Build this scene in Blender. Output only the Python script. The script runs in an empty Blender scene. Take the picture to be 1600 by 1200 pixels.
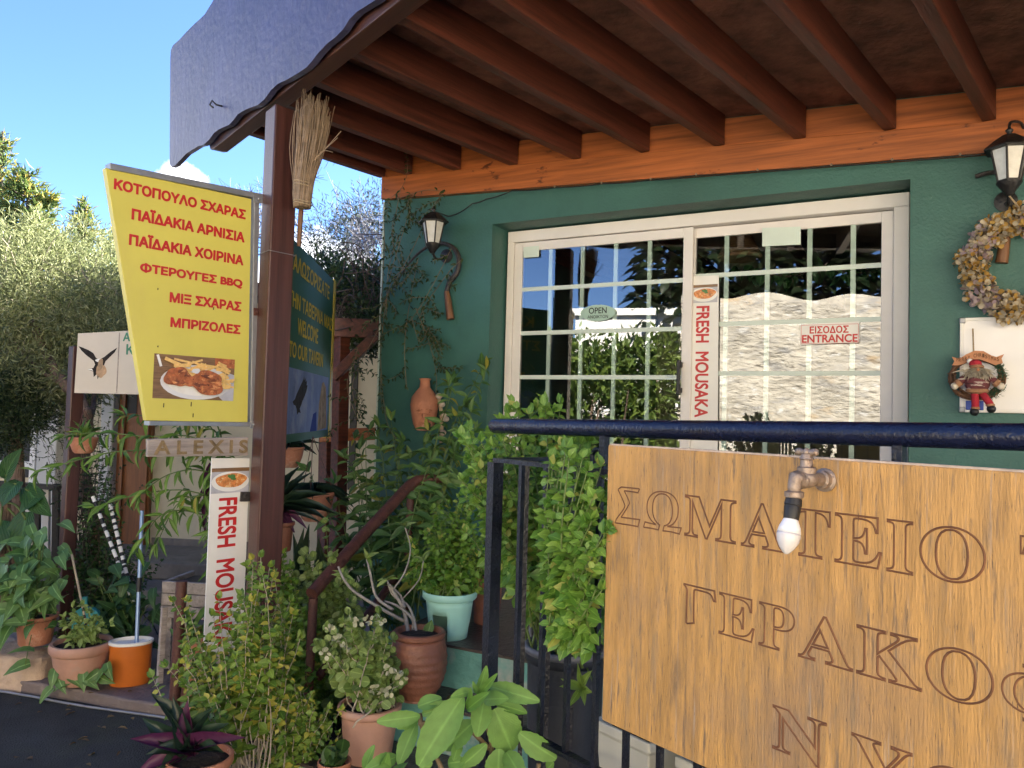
import bpy, math, random
import numpy as np
from mathutils import Vector as V, Matrix
from mathutils.geometry import tessellate_polygon
random.seed(7); rng = np.random.default_rng(7)
SC = bpy.context.scene; COL = SC.collection
# ------------------------------------------------------------------ camera
FPX = 1200.0
_p = math.atan(48.6/FPX); _r = math.atan(.02775)
F = V((0, math.cos(_p), math.sin(_p)))
_R0 = V((1, 0, 0)); _U0 = V((0, -math.sin(_p), math.cos(_p)))
RT = _R0*math.cos(_r)+_U0*math.sin(_r); UP = -_R0*math.sin(_r)+_U0*math.cos(_r)
CAM = V((0, 0, 1.6))
cam = bpy.data.cameras.new('camera'); cam.sensor_width = 36; cam.lens = 27.0
cam.clip_start = .05; cam.clip_end = 500
co = bpy.data.objects.new('camera', cam); COL.objects.link(co)
m = Matrix.Identity(4)
for i in range(3):
    m[i][0] = RT[i]; m[i][1] = UP[i]; m[i][2] = -F[i]; m[i][3] = CAM[i]
co.matrix_world = m; SC.camera = co
def ray(x, y): return F*FPX+RT*(x-800)-UP*(y-600)
def P(x, y, D):                                   # the point seen at (x, y), D metres ahead
    d = ray(x, y); return CAM+d*(D/d.y)
def PZ(x, y, z):                                  # the point seen at (x, y) at height z
    d = ray(x, y); return CAM+d*((z-CAM.z)/d.z)
# ------------------------------------------------------------------ sky, sun, exposure
SUN_EL, SUN_AZ = math.radians(38), math.radians(50)   # azimuth clockwise from +Y
W = bpy.data.worlds.new('World'); SC.world = W; W.use_nodes = True
nt = W.node_tree; nt.nodes.clear(); L_ = nt.links.new
out = nt.nodes.new('ShaderNodeOutputWorld'); bg = nt.nodes.new('ShaderNodeBackground')
sky = nt.nodes.new('ShaderNodeTexSky'); sky.sky_type = 'NISHITA'; sky.sun_disc = False
sky.sun_elevation = SUN_EL; sky.sun_rotation = SUN_AZ; sky.air_density = .75; sky.dust_density = 0; sky.ozone_density = 4.0
bg.inputs[1].default_value = .05
tc = nt.nodes.new('ShaderNodeTexCoord')
nz = nt.nodes.new('ShaderNodeTexNoise'); nz.inputs['Scale'].default_value = 19; nz.inputs['Detail'].default_value = 8; nz.inputs['Roughness'].default_value = .6
L_(tc.outputs['Generated'], nz.inputs['Vector'])
tn = nt.nodes.new('ShaderNodeMixRGB'); tn.blend_type = 'MULTIPLY'; tn.inputs[0].default_value = 1; tn.inputs[2].default_value = (.74, .82, 1.0, 1)
L_(sky.outputs[0], tn.inputs[1]); prev = tn.outputs[0]
def cloud(px, py, r_in, r_out, prev, thr):
    c = ray(px, py).normalized()
    dt = nt.nodes.new('ShaderNodeVectorMath'); dt.operation = 'DOT_PRODUCT'; dt.inputs[1].default_value = c
    L_(tc.outputs['Generated'], dt.inputs[0])
    mr = nt.nodes.new('ShaderNodeMapRange'); mr.inputs[1].default_value = math.cos(math.radians(r_out)); mr.inputs[2].default_value = math.cos(math.radians(r_in))
    L_(dt.outputs['Value'], mr.inputs[0])
    ad = nt.nodes.new('ShaderNodeMath'); ad.operation = 'ADD'; L_(mr.outputs[0], ad.inputs[0]); L_(nz.outputs[0], ad.inputs[1])
    m2 = nt.nodes.new('ShaderNodeMapRange'); m2.inputs[1].default_value = thr; m2.inputs[2].default_value = thr+.22
    L_(ad.outputs[0], m2.inputs[0])
    mx = nt.nodes.new('ShaderNodeMixRGB'); mx.inputs[2].default_value = (6.6, 6.7, 7.0, 1)
    L_(m2.outputs[0], mx.inputs[0]); L_(prev, mx.inputs[1])
    return mx.outputs[0]
prev = cloud(500, 480, 2, 8, prev, 1.02)
prev = cloud(283, 290, .1, 2.6, prev, 1.02)
prev = cloud(-900, 200, 4, 22, prev, 1.05)
L_(prev, bg.inputs[0]); L_(bg.outputs[0], out.inputs[0])
sl = bpy.data.lights.new('sun', 'SUN'); sl.energy = 5.0; sl.angle = math.radians(.5); sl.color = (1, .93, .82)
so = bpy.data.objects.new('sun', sl); COL.objects.link(so)
sdir = V((math.sin(SUN_AZ)*math.cos(SUN_EL), math.cos(SUN_AZ)*math.cos(SUN_EL), math.sin(SUN_EL)))
so.rotation_euler = sdir.to_track_quat('Z', 'Y').to_euler(); so.location = (0, 0, 20)
SC.view_settings.view_transform = 'Standard'; SC.view_settings.look = 'None'
SC.view_settings.exposure = 3.22; SC.view_settings.gamma = 1
SC.cycles.max_bounces = 9; SC.cycles.diffuse_bounces = 5; SC.cycles.glossy_bounces = 4; SC.cycles.transparent_max_bounces = 16
SC.cycles.use_denoising = True
# ------------------------------------------------------------------ frames: vertical planes with a run, a height and an outward normal
Z = V((0, 0, 1))
class Fr:
    def __init__(s, o, x):
        s.o = V((o[0], o[1], 0)); s.x = V((x[0], x[1], 0)).normalized(); n = V((s.x.y, -s.x.x, 0))
        s.n = n if n.dot(CAM-s.o) > 0 else -n
    def at(s, px, py, off=0):
        d = ray(px, py); c = s.o+s.n*off
        return CAM+d*((c-CAM).dot(s.n)/d.dot(s.n))
    def uv(s, px, py, off=0):
        p = s.at(px, py, off); return ((p-s.o).dot(s.x), p.z)
    def w(s, a, z, off=0): return s.o+s.x*a+s.n*off+Z*z
_A = P(795, 363, 4.84); _B = PZ(1420, 300, _A.z)
DOOR = Fr(_A, _B-_A)                               # plane of the sliding door; the wall face is at offset WO
WO = .18
_fd = ray(-150, 622); FRONT = Fr(P(469, 157, 3.63), (-_fd.x, -_fd.y))     # front edge of the porch: post, railing, carved board
_rd = ray(1821, 677); RD = V((_rd.x, _rd.y, 0)).normalized()
SIGN = Fr(P(400, 310, 3.58), RD)                   # the yellow menu sign
WELC = Fr(P(523, 440, 5.25), (-.0625, .998))
# ------------------------------------------------------------------ mesh building
class MB:
    def __init__(s): s.v = []; s.f = []; s.mi = []; s.m = 0; s.uv = None
    def add(s, vs, fs):
        b = len(s.v); s.v += [tuple(q) for q in vs]
        for f in fs: s.f.append(tuple(b+i for i in f)); s.mi.append(s.m)
        return s
    def hexa(s, q):                               # 8 corners: bottom 4, top 4
        return s.add(q, [(3, 2, 1, 0), (4, 5, 6, 7), (0, 1, 5, 4), (1, 2, 6, 5), (2, 3, 7, 6), (3, 0, 4, 7)])
    def fbox(s, fr, s0, s1, z0, z1, o0, o1):
        return s.hexa([fr.w(s0, z0, o1), fr.w(s1, z0, o1), fr.w(s1, z0, o0), fr.w(s0, z0, o0),
                       fr.w(s0, z1, o1), fr.w(s1, z1, o1), fr.w(s1, z1, o0), fr.w(s0, z1, o0)])
    def bar(s, a, b, w, h, up=Z):                 # rectangular beam from a to b
        a = V(a); b = V(b); t = (b-a).normalized(); x = t.cross(up).normalized(); y = x.cross(t).normalized()
        x *= w/2; y *= h/2
        return s.hexa([a-x-y, a+x-y, b+x-y, b-x-y, a-x+y, a+x+y, b+x+y, b-x+y])
    def tube(s, pts, r, n=8, cap=True):
        pts = [V(q) for q in pts]; k = len(pts)
        if not hasattr(r, '__len__'): r = [r]*k
        t0 = (pts[1]-pts[0]).normalized(); x = t0.orthogonal().normalized(); vs = []
        for i, q in enumerate(pts):
            t = (pts[min(i+1, k-1)]-pts[max(i-1, 0)]).normalized()
            x = (x-t*x.dot(t))
            x = x.normalized() if x.length > 1e-5 else t.orthogonal().normalized()
            y = t.cross(x)
            for j in range(n):
                a = 2*math.pi*j/n; vs.append(q+(x*math.cos(a)+y*math.sin(a))*r[i])
        fs = [(i*n+j, i*n+(j+1) % n, (i+1)*n+(j+1) % n, (i+1)*n+j) for i in range(k-1) for j in range(n)]
        if cap: fs += [tuple(range(n))[::-1], tuple((k-1)*n+j for j in range(n))]
        return s.add(vs, fs)
    def lathe(s, c, prof, n=28, sx=1, sy=1, ax=None, rot=0):  # prof: (radius, height) pairs round a vertical (or given) axis
        c = V(c)
        if ax is None: X, Y, A = V((math.cos(rot), math.sin(rot), 0)), V((-math.sin(rot), math.cos(rot), 0)), Z
        else:
            A = V(ax).normalized(); X = A.orthogonal().normalized(); Y = A.cross(X)
        vs = []
        for r, h in prof:
            for j in range(n):
                a = 2*math.pi*j/n; vs.append(c+X*(r*sx*math.cos(a))+Y*(r*sy*math.sin(a))+A*h)
        k = len(prof)
        fs = [(i*n+j, i*n+(j+1) % n, (i+1)*n+(j+1) % n, (i+1)*n+j) for i in range(k-1) for j in range(n)]
        if prof[0][0] > 1e-4: fs.append(tuple(range(n))[::-1])
        if prof[-1][0] > 1e-4: fs.append(tuple((k-1)*n+j for j in range(n)))
        return s.add(vs, fs)
    def prism(s, pts, th):                        # polygon pts pushed back along vector th
        n = len(pts); th = V(th)
        return s.add([V(q) for q in pts]+[V(q)+th for q in pts],
                     [tuple(range(n)), tuple(range(2*n-1, n-1, -1))]+[(i, n+i, n+(i+1) % n, (i+1) % n) for i in range(n)])
    def ball(s, c, r, n=10, k=7, sq=(1, 1, 1)):
        c = V(c); vs = []; fs = []
        for i in range(k+1):
            t = math.pi*i/k
            for j in range(n):
                a = 2*math.pi*j/n
                vs.append(c+V((r*sq[0]*math.sin(t)*math.cos(a), r*sq[1]*math.sin(t)*math.sin(a), r*sq[2]*math.cos(t))))
        for i in range(k):
            for j in range(n): fs.append((i*n+j, (i+1)*n+j, (i+1)*n+(j+1) % n, i*n+(j+1) % n))
        return s.add(vs, fs)
    def build(s, name, mats, parent=None, smooth=False, bevel=0, label=None, cat=None, group=None, kind=None, segs=2):
        me = bpy.data.meshes.new(name); o = bpy.data.objects.new(name, me)
        a = np.array(s.v, dtype=np.float64).reshape(-1, 3)
        if parent is not None:
            loc = wloc(parent); o.parent = parent
        else:
            lo, hi = a.min(0), a.max(0); loc = V(((lo[0]+hi[0])/2, (lo[1]+hi[1])/2, lo[2])); o.location = loc
        a = a-np.array(loc)
        me.from_pydata(a.tolist(), [], s.f)
        for mt in (mats if isinstance(mats, (list, tuple)) else [mats]): me.materials.append(mt)
        me.polygons.foreach_set('material_index', s.mi)
        if s.uv is not None:
            l = me.uv_layers.new(name='UVMap'); idx = np.empty(len(me.loops), dtype=np.int32); me.loops.foreach_get('vertex_index', idx)
            l.data.foreach_set('uv', np.asarray(s.uv, dtype=np.float32)[idx].ravel())
        if smooth: me.polygons.foreach_set('use_smooth', [True]*len(me.polygons))
        me.update(); COL.objects.link(o)
        if smooth == 'auto': me.set_sharp_from_angle(angle=math.radians(40))
        if bevel:
            b = o.modifiers.new('bevel', 'BEVEL'); b.width = bevel; b.segments = segs; b.limit_method = 'ANGLE'; b.angle_limit = math.radians(40)
        tag(o, label, cat, group, kind)
        return o
def wloc(o):
    l = V(o.location)
    while o.parent: o = o.parent; l += V(o.location)
    return l
def tag(o, label=None, cat=None, group=None, kind=None):
    for k, x in (('label', label), ('category', cat), ('group', group), ('kind', kind)):
        if x: o[k] = x
def thing(name, label, cat, loc, group=None):
    o = bpy.data.objects.new(name, None); o.location = loc; o.empty_display_size = .1; COL.objects.link(o); tag(o, label, cat, group); return o
# ------------------------------------------------------------------ materials
def mat(name, col, rough=.6, var=.18, sc=6., bump=.0, bsc=60., metal=0., st=(1, 1, 1), rz=0., spot=None, spec=.5, emit=0, coat=0, det=6, bd=.02):
    m = bpy.data.materials.new(name); m.use_nodes = True; nt = m.node_tree; N = nt.nodes; L = nt.links.new
    b = N['Principled BSDF']; b.inputs['Roughness'].default_value = rough; b.inputs['Metallic'].default_value = metal
    b.inputs['Specular IOR Level'].default_value = spec; b.inputs['Coat Weight'].default_value = coat
    tc = N.new('ShaderNodeTexCoord'); r = N.new('ShaderNodeMapping'); r.vector_type = 'TEXTURE'; r.inputs['Rotation'].default_value = (0, 0, rz)
    mp = N.new('ShaderNodeMapping'); mp.inputs['Scale'].default_value = st
    L(tc.outputs['Object'], r.inputs[0]); L(r.outputs[0], mp.inputs[0])
    n1 = N.new('ShaderNodeTexNoise'); n1.inputs['Scale'].default_value = sc; n1.inputs['Detail'].default_value = det; n1.inputs['Roughness'].default_value = .62
    L(mp.outputs[0], n1.inputs['Vector'])
    rp = N.new('ShaderNodeValToRGB'); e = rp.color_ramp.elements
    e[0].position = .3; e[1].position = .7
    e[0].color = tuple(c*(1-var) for c in col[:3])+(1,); e[1].color = tuple(min(1, c*(1+var)) for c in col[:3])+(1,)
    L(n1.outputs[0], rp.inputs[0]); last = rp.outputs[0]
    for sp in ([] if not spot else spot if isinstance(spot, list) else [spot]):     # (colour, noise scale, threshold, softness[, stretch])
        n2 = N.new('ShaderNodeTexNoise'); n2.inputs['Scale'].default_value = sp[1]; n2.inputs['Detail'].default_value = 7; n2.inputs['Roughness'].default_value = .65
        src = r.outputs[0]
        if len(sp) > 4:
            m3 = N.new('ShaderNodeMapping'); m3.inputs['Scale'].default_value = sp[4]; L(src, m3.inputs[0]); src = m3.outputs[0]
        L(src, n2.inputs['Vector'])
        mr = N.new('ShaderNodeMapRange'); mr.inputs[1].default_value = sp[2]; mr.inputs[2].default_value = sp[2]+sp[3]
        L(n2.outputs[0], mr.inputs[0]); mx = N.new('ShaderNodeMixRGB'); mx.inputs[2].default_value = tuple(sp[0])+(1,)
        L(mr.outputs[0], mx.inputs[0]); L(last, mx.inputs[1]); last = mx.outputs[0]
    L(last, b.inputs['Base Color'])
    if bump:
        n3 = N.new('ShaderNodeTexNoise'); n3.inputs['Scale'].default_value = bsc; n3.inputs['Detail'].default_value = 5
        L(mp.outputs[0], n3.inputs['Vector']); bp = N.new('ShaderNodeBump'); bp.inputs['Strength'].default_value = bump; bp.inputs['Distance'].default_value = bd
        L(n3.outputs[0], bp.inputs['Height']); L(bp.outputs[0], b.inputs['Normal'])
    if emit: b.inputs['Emission Color'].default_value = tuple(col[:3])+(1,); b.inputs['Emission Strength'].default_value = emit
    return m
def leafmat(name, c1, c2, rough=.42, tl=.34, vein=.35, c3=None, veins=0, c3t=.82, vb=.5):
    m = bpy.data.materials.new(name); m.use_nodes = True; nt = m.node_tree; N = nt.nodes; L = nt.links.new
    b = N['Principled BSDF']; b.inputs['Roughness'].default_value = rough; b.inputs['Specular IOR Level'].default_value = .4
    g = N.new('ShaderNodeNewGeometry'); rp = N.new('ShaderNodeValToRGB'); e = rp.color_ramp.elements
    e[0].color = tuple(c1)+(1,); e[1].color = tuple(c2)+(1,)
    if c3: e[1].position = c3t-.04; x = e.new(c3t); x.color = tuple(c3)+(1,)
    L(g.outputs['Random Per Island'], rp.inputs[0])
    uv = N.new('ShaderNodeUVMap'); sx = N.new('ShaderNodeSeparateXYZ'); L(uv.outputs[0], sx.inputs[0])
    s1 = N.new('ShaderNodeMath'); s1.operation = 'SUBTRACT'; s1.inputs[1].default_value = .5; L(sx.outputs[0], s1.inputs[0])
    ab = N.new('ShaderNodeMath'); ab.operation = 'ABSOLUTE'; L(s1.outputs[0], ab.inputs[0])
    mr = N.new('ShaderNodeMapRange'); mr.inputs[1].default_value = .07; mr.inputs[2].default_value = .0; mr.inputs[3].default_value = 0; mr.inputs[4].default_value = vein
    L(ab.outputs[0], mr.inputs[0])
    mx = N.new('ShaderNodeMixRGB'); mx.inputs[2].default_value = tuple(min(1, x*2.2+.03) for x in c2)+(1,)
    L(mr.outputs[0], mx.inputs[0]); L(rp.outputs[0], mx.inputs[1]); colr = mx.outputs[0]
    tcn = N.new('ShaderNodeTexCoord'); nz = N.new('ShaderNodeTexNoise'); nz.inputs['Scale'].default_value = 45; L(tcn.outputs['Object'], nz.inputs['Vector'])
    mul = N.new('ShaderNodeMixRGB'); mul.blend_type = 'MULTIPLY'; mul.inputs[0].default_value = .35; L(colr, mul.inputs[1]); L(nz.outputs[0], mul.inputs[2]); colr = mul.outputs[0]
    if veins:
        mul2 = N.new('ShaderNodeMath'); mul2.operation = 'MULTIPLY_ADD'; mul2.inputs[1].default_value = -1.3; L(ab.outputs[0], mul2.inputs[0]); L(sx.outputs[1], mul2.inputs[2])
        sn = N.new('ShaderNodeMath'); sn.operation = 'MULTIPLY'; sn.inputs[1].default_value = veins; L(mul2.outputs[0], sn.inputs[0])
        s2 = N.new('ShaderNodeMath'); s2.operation = 'SINE'; L(sn.outputs[0], s2.inputs[0])
        bp = N.new('ShaderNodeBump'); bp.inputs['Strength'].default_value = vb; bp.inputs['Distance'].default_value = .004
        L(s2.outputs[0], bp.inputs['Height']); L(bp.outputs[0], b.inputs['Normal'])
    L(colr, b.inputs['Base Color'])
    t = N.new('ShaderNodeBsdfTranslucent'); L(colr, t.inputs[0]); ms = N.new('ShaderNodeMixShader'); ms.inputs[0].default_value = tl
    L(b.outputs[0], ms.inputs[1]); L(t.outputs[0], ms.inputs[2]); L(ms.outputs[0], N['Material Output'].inputs[0])
    return m
RZR = math.atan2(RD.y, RD.x); RZF = math.atan2(FRONT.x.y, FRONT.x.x); RZD = math.atan2(DOOR.x.y, DOOR.x.x)
M = {}
M['green'] = mat('green_plaster', (.034, .118, .102), .55, .22, 1.3, .2, 80, spot=[((.055, .15, .12), 3, .60, .2, (1, 1, .45)), ((.016, .070, .062), 2.2, .60, .22, (1, 1, .5)), ((.09, .19, .16), 24, .70, .06), ((.30, .36, .33), 45, .755, .02)])
M['teal'] = mat('teal_step_paint', (.10, .26, .22), .6, .3, 5, .3, 40, spot=[((.33, .33, .29), 4, .5, .18), ((.04, .035, .03), 9, .66, .1)])
M['orange_wood'] = mat('varnished_pine', (.34, .098, .024), .42, .42, 5, .08, 30, st=(.35, 9, 9), rz=RZD, spot=[((.10, .025, .008), 2.6, .62, .05, (2, 5, 5)), ((.20, .05, .012), 3, .60, .25, (.3, 8, 8))])
M['dark_wood'] = mat('brown_stained_wood', (.092, .024, .013), .5, .55, 5, .12, 26, st=(.4, 8, 8), rz=RZR, spot=((.022, .008, .006), 5, .66, .08))
M['front_wood'] = mat('brown_beam_wood', (.055, .019, .014), .5, .35, 5, .12, 26, st=(.4, 8, 8), rz=RZF, spot=((.022, .008, .006), 5, .66, .08))
M['post_wood'] = mat('brown_post_wood', (.068, .025, .021), .38, .35, 5, .12, 26, st=(9, 9, .35), rz=RZF, spot=((.03, .009, .006), 4, .62, .12, (6, 6, .4)))
M['ceiling'] = mat('roof_felt', (.21, .085, .055), .8, .6, 7, .35, 30, spot=((.26, .16, .12), 22, .64, .12))
M['fascia'] = mat('grey_violet_paint', (.054, .053, .118), .45, .25, 2.5, .25, 22, spot=[((.036, .035, .08), 3, .55, .2, (5, 5, .7)), ((.095, .092, .165), 3.4, .62, .15, (5, 5, .6)), ((.14, .11, .13), 9, .6, .2), ((.26, .16, .12), 13, .7, .08)])
M['white_metal'] = mat('pinkish_white_frame', (.72, .69, .67), .42, .06, 4, spot=((.42, .36, .31), 7, .67, .2, (1, 1, .3)))
M['muntin'] = mat('pale_green_glazing_bar', (.56, .65, .60), .4, .05)
M['navy_rail'] = mat('navy_painted_rail', (.007, .010, .030), .22, .35, 14, .2, 120, spot=[((.012, .010, .014), 7, .58, .12), ((.16, .15, .15), 50, .74, .04)])
M['black_iron'] = mat('black_painted_iron', (.006, .007, .015), .32, .4, 20, .25, 120, spot=((.06, .055, .055), 40, .7, .06))
M['rust_iron'] = mat('rusty_brown_iron', (.085, .030, .022), .55, .4, 18, .3, 90, spot=((.14, .055, .03), 30, .6, .1))
M['dark_metal'] = mat('dark_grey_metal', (.035, .034, .036), .42, .3, 20, .2, 80, metal=.6)
M['grey_metal'] = mat('grey_metal', (.30, .31, .33), .42, .15, 12, .1, 60, metal=.55)
M['brass'] = mat('weathered_brass', (.30, .235, .19), .5, .35, 30, .25, 120, metal=.55, spot=((.16, .10, .07), 30, .6, .1))
M['yellow'] = mat('yellow_sign_face', (.62, .545, .10), .42, .07, 2.5, spot=[((.58, .46, .12), 2.0, .56, .25, (1, 1, .5)), ((.25, .16, .03), 34, .755, .02)])
M['red'] = mat('red_letters', (.50, .018, .018), .45, .06)
M['white'] = mat('white_face', (.76, .75, .72), .42, .06, 5, spot=((.60, .57, .52), 6, .62, .2))
M['cream'] = mat('cream_render', (.62, .54, .38), .75, .08, 3, .15, 60)
M['board'] = mat('weathered_plywood', (.45, .248, .076), .6, .30, 3, .3, 20, st=(14, 14, 1.4), rz=RZF,
                 spot=[((.27, .17, .095), 2.2, .50, .2, (1.6, 1.6, 1)), ((.36, .27, .19), 3.0, .58, .14, (30, 30, 1.4)), ((.18, .12, .07), 2.4, .545, .13, (34, 34, 3.0)), ((.25, .175, .10), 1.9, .55, .2, (12, 12, 1.6)), ((.07, .045, .028), 5, .61, .05, (60, 60, 5)), ((.115, .085, .06), 1.6, .60, .2, (5, 5, 1.2))])
M['groove'] = mat('burnt_groove', (.14, .055, .020), .7, .3, 20)
M['grey_wood'] = mat('weathered_grey_wood', (.34, .29, .26), .75, .35, 4, .4, 30, st=(.8, 8, 8), rz=RZR, spot=((.10, .075, .06), 5, .6, .12, (1, 9, 9)))
M['asphalt'] = mat('asphalt', (.026, .029, .028), .85, .5, 3, .9, 120, spot=[((.09, .088, .08), 150, .655, .05), ((.04, .05, .028), 2.2, .55, .2), ((.012, .013, .013), 60, .6, .06)])
M['concrete'] = mat('worn_concrete', (.16, .125, .115), .65, .3, 4, .35, 45, spot=[((.30, .24, .20), 7, .62, .15), ((.045, .04, .04), 3, .58, .14)])
M['slate'] = mat('stone_paving', (.20, .17, .145), .6, .3, 5, .3, 40, spot=((.09, .08, .07), 6, .6, .12))
M['stone'] = mat('rough_limestone', (.46, .34, .25), .85, .35, 5, .9, 18, spot=[((.20, .13, .09), 5, .6, .15), ((.20, .19, .05), 4, .66, .1)])
M['terra'] = mat('terracotta', (.40, .165, .095), .75, .2, 7, .25, 60, spot=[((.56, .36, .27), 7, .56, .16), ((.16, .075, .05), 8, .62, .12), ((.60, .50, .42), 26, .66, .08)])
M['terra_dark'] = mat('dark_terracotta', (.22, .085, .05), .55, .25, 9, .2, 60, spot=((.36, .22, .17), 12, .64, .12, (1, 1, 6)))
M['pink_plastic'] = mat('pink_clay_plastic', (.44, .245, .18), .6, .14, 8, .1, 60, spot=[((.40, .28, .22), 9, .58, .14), ((.22, .13, .10), 7, .64, .1)])
M['mint_plastic'] = mat('mint_plastic', (.33, .60, .50), .4, .06, spot=((.2, .3, .25), 14, .7, .1))
M['grey_plastic'] = mat('black_bucket_plastic', (.030, .032, .038), .5, .3, 6, .1, 60, spot=((.12, .11, .11), 9, .62, .14))
M['grey_rim'] = mat('scuffed_rim', (.13, .13, .145), .6, .35, 14)
M['orange_plastic'] = mat('orange_plastic', (.52, .135, .018), .35, .08, 9, spot=((.40, .10, .02), 10, .64, .1))
M['soil'] = mat('potting_soil', (.030, .020, .014), .95, .6, 30, .9, 60)
M['bark'] = mat('tree_bark', (.17, .115, .085), .85, .45, 9, 1., 28, st=(2, 2, .6), spot=((.33, .27, .22), 12, .62, .12))
M['twig'] = mat('brown_twig', (.15, .105, .06), .7, .3, 20)
M['pale_twig'] = mat('pale_twig', (.36, .31, .24), .7, .3, 20)
M['green_stem'] = mat('green_stem', (.10, .15, .035), .55, .3, 20)
M['dark_twig'] = mat('dark_twig', (.07, .05, .042), .8, .3, 20)
M['white_stem'] = mat('silvery_stem', (.27, .245, .22), .6, .25, 30, .2, 60)
M['straw'] = mat('straw_twig', (.25, .18, .12), .7, .35, 25)
M['jute'] = mat('jute_rope', (.38, .29, .18), .85, .25, 40, .4, 200)
M['black'] = mat('matt_black', (.012, .012, .013), .5, .2)
M['dark_green'] = mat('dark_green_sign', (.014, .078, .044), .6, .12, spec=.25)
M['gold'] = mat('gold_letters', (.50, .37, .045), .7, .08, spec=.15)
M['iron_old'] = mat('old_iron', (.035, .030, .030), .5, .4, 20, .4, 80, spot=((.10, .045, .03), 24, .62, .1))
M['tool_wood'] = mat('worn_handle_wood', (.16, .075, .035), .55, .35, 12, .2, 40, st=(2, 2, .5))
def glass(name, k, tint=(.93, .97, .95)):
    m = bpy.data.materials.new(name); m.use_nodes = True; nt = m.node_tree; N = nt.nodes; L = nt.links.new; N.clear()
    o = N.new('ShaderNodeOutputMaterial'); t = N.new('ShaderNodeBsdfTransparent'); t.inputs[0].default_value = tint+(1,)
    g = N.new('ShaderNodeBsdfGlossy'); g.inputs['Roughness'].default_value = .0; fr = N.new('ShaderNodeFresnel'); fr.inputs[0].default_value = 1.5
    ad = N.new('ShaderNodeMath'); ad.operation = 'ADD'; ad.inputs[1].default_value = k; L(fr.outputs[0], ad.inputs[0])
    x = N.new('ShaderNodeMixShader'); L(ad.outputs[0], x.inputs[0]); L(t.outputs[0], x.inputs[1]); L(g.outputs[0], x.inputs[2]); L(x.outputs[0], o.inputs[0])
    return m
M['glass'] = glass('door_glass', .13)
def frosted(name, col):
    m = mat(name, col, .25, .08, 30)
    return m
M['lamp_glass'] = mat('frosted_lamp_glass', (.62, .62, .60), .22, .12, 25)
# ------------------------------------------------------------------ lettering
def text(body, name, fr, s0, s1, z0, z1, off, mt, parent, bold=.0, rot=False, outline=0, dots=1.0):
    c = bpy.data.curves.new('t', 'FONT'); c.body = body; c.resolution_u = 5; c.fill_mode = 'NONE'
    if outline: c.bevel_depth = outline; c.bevel_resolution = 0
    o = bpy.data.objects.new('t', c); COL.objects.link(o); bpy.context.view_layer.update()
    me = bpy.data.meshes.new_from_object(o.evaluated_get(bpy.context.evaluated_depsgraph_get()))
    n = len(me.vertices); a = np.empty(n*3); me.vertices.foreach_get('co', a); a = a.reshape(n, 3)
    fs = [tuple(p.vertices) for p in me.polygons]; es = [tuple(e.vertices) for e in me.edges]
    bpy.data.objects.remove(o); bpy.data.curves.remove(c); bpy.data.meshes.remove(me)
    b = bold if not outline else 0
    x0, x1, y0, y1 = a[:, 0].min()-b, a[:, 0].max()+b, a[:, 1].min()-b, a[:, 1].max()+b
    y1 = y0+(y1-y0)*dots                          # dots < 1: the capitals' share of the height when marks stand above them
    kx = (s1-s0)/(x1-x0) if not rot else (z1-z0)/(x1-x0); ky = (z1-z0)/(y1-y0) if not rot else (s1-s0)/(y1-y0)
    mb = MB()
    def pt(q, j):
        if rot: return fr.w(s0+(q[1]-y0)*ky, z1-(q[0]-x0)*kx, off+j)
        return fr.w(s0+(q[0]-x0)*kx, z0+(q[1]-y0)*ky, off+j)
    if outline:
        mb.add([pt(q, q[2]*kx*.5) for q in a], fs); return mb.build(name, mt, parent)
    nb = {}
    for i, j in es: nb.setdefault(i, []).append(j); nb.setdefault(j, []).append(i)
    seen = set(); loops = []
    for i in nb:
        if i in seen: continue
        lp = [i]; seen.add(i); cur = i
        while True:
            nx = [k for k in nb[cur] if k not in seen]
            if not nx: break
            cur = nx[0]; seen.add(cur); lp.append(cur)
        loops.append(a[lp][:, :2])
    def area(l): return .5*float(np.sum(l[:, 0]*np.roll(l[:, 1], -1)-l[:, 1]*np.roll(l[:, 0], -1)))
    def inside(p, l):
        r = False; j = len(l)-1
        for i in range(len(l)):
            if (l[i][1] > p[1]) != (l[j][1] > p[1]) and p[0] < (l[j][0]-l[i][0])*(p[1]-l[i][1])/(l[j][1]-l[i][1])+l[i][0]: r = not r
            j = i
        return r
    depth = [sum(1 for k, m in enumerate(loops) if k != i and all(inside(q, m) for q in l[::max(1, len(l)//6)])) for i, l in enumerate(loops)]
    for i, l in enumerate(loops):
        if depth[i] % 2 == 0:
            hs = [loops[k] for k in range(len(loops)) if k != i and depth[k] == depth[i]+1 and all(inside(q, l) for q in loops[k][::3])]
            ring = [[V((q[0], q[1], 0)) for q in l]]+[[V((q[0], q[1], 0)) for q in h] for h in hs]
            flat = [q for r in ring for q in r]; j = random.random()*.0004
            tr = tessellate_polygon(ring)
            if tr: mb.add([pt(q, j) for q in flat], [tuple(t) for t in tr])
        if bold:
            for k in range(len(l)):               # a flat ribbon along the outline makes the stroke heavier
                p, q = V(l[k]), V(l[(k+1) % len(l)]); t = q-p
                if t.length < 1e-6: continue
                t = t.normalized()*bold; w = V((-t.y, t.x)); j = random.random()*.0006
                mb.add([pt(x, j) for x in (p-w-t*.6, q-w+t*.6, q+w+t*.6, p+w-t*.6)], [(0, 1, 2, 3)])
    return mb.build(name, mt, parent)
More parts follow.
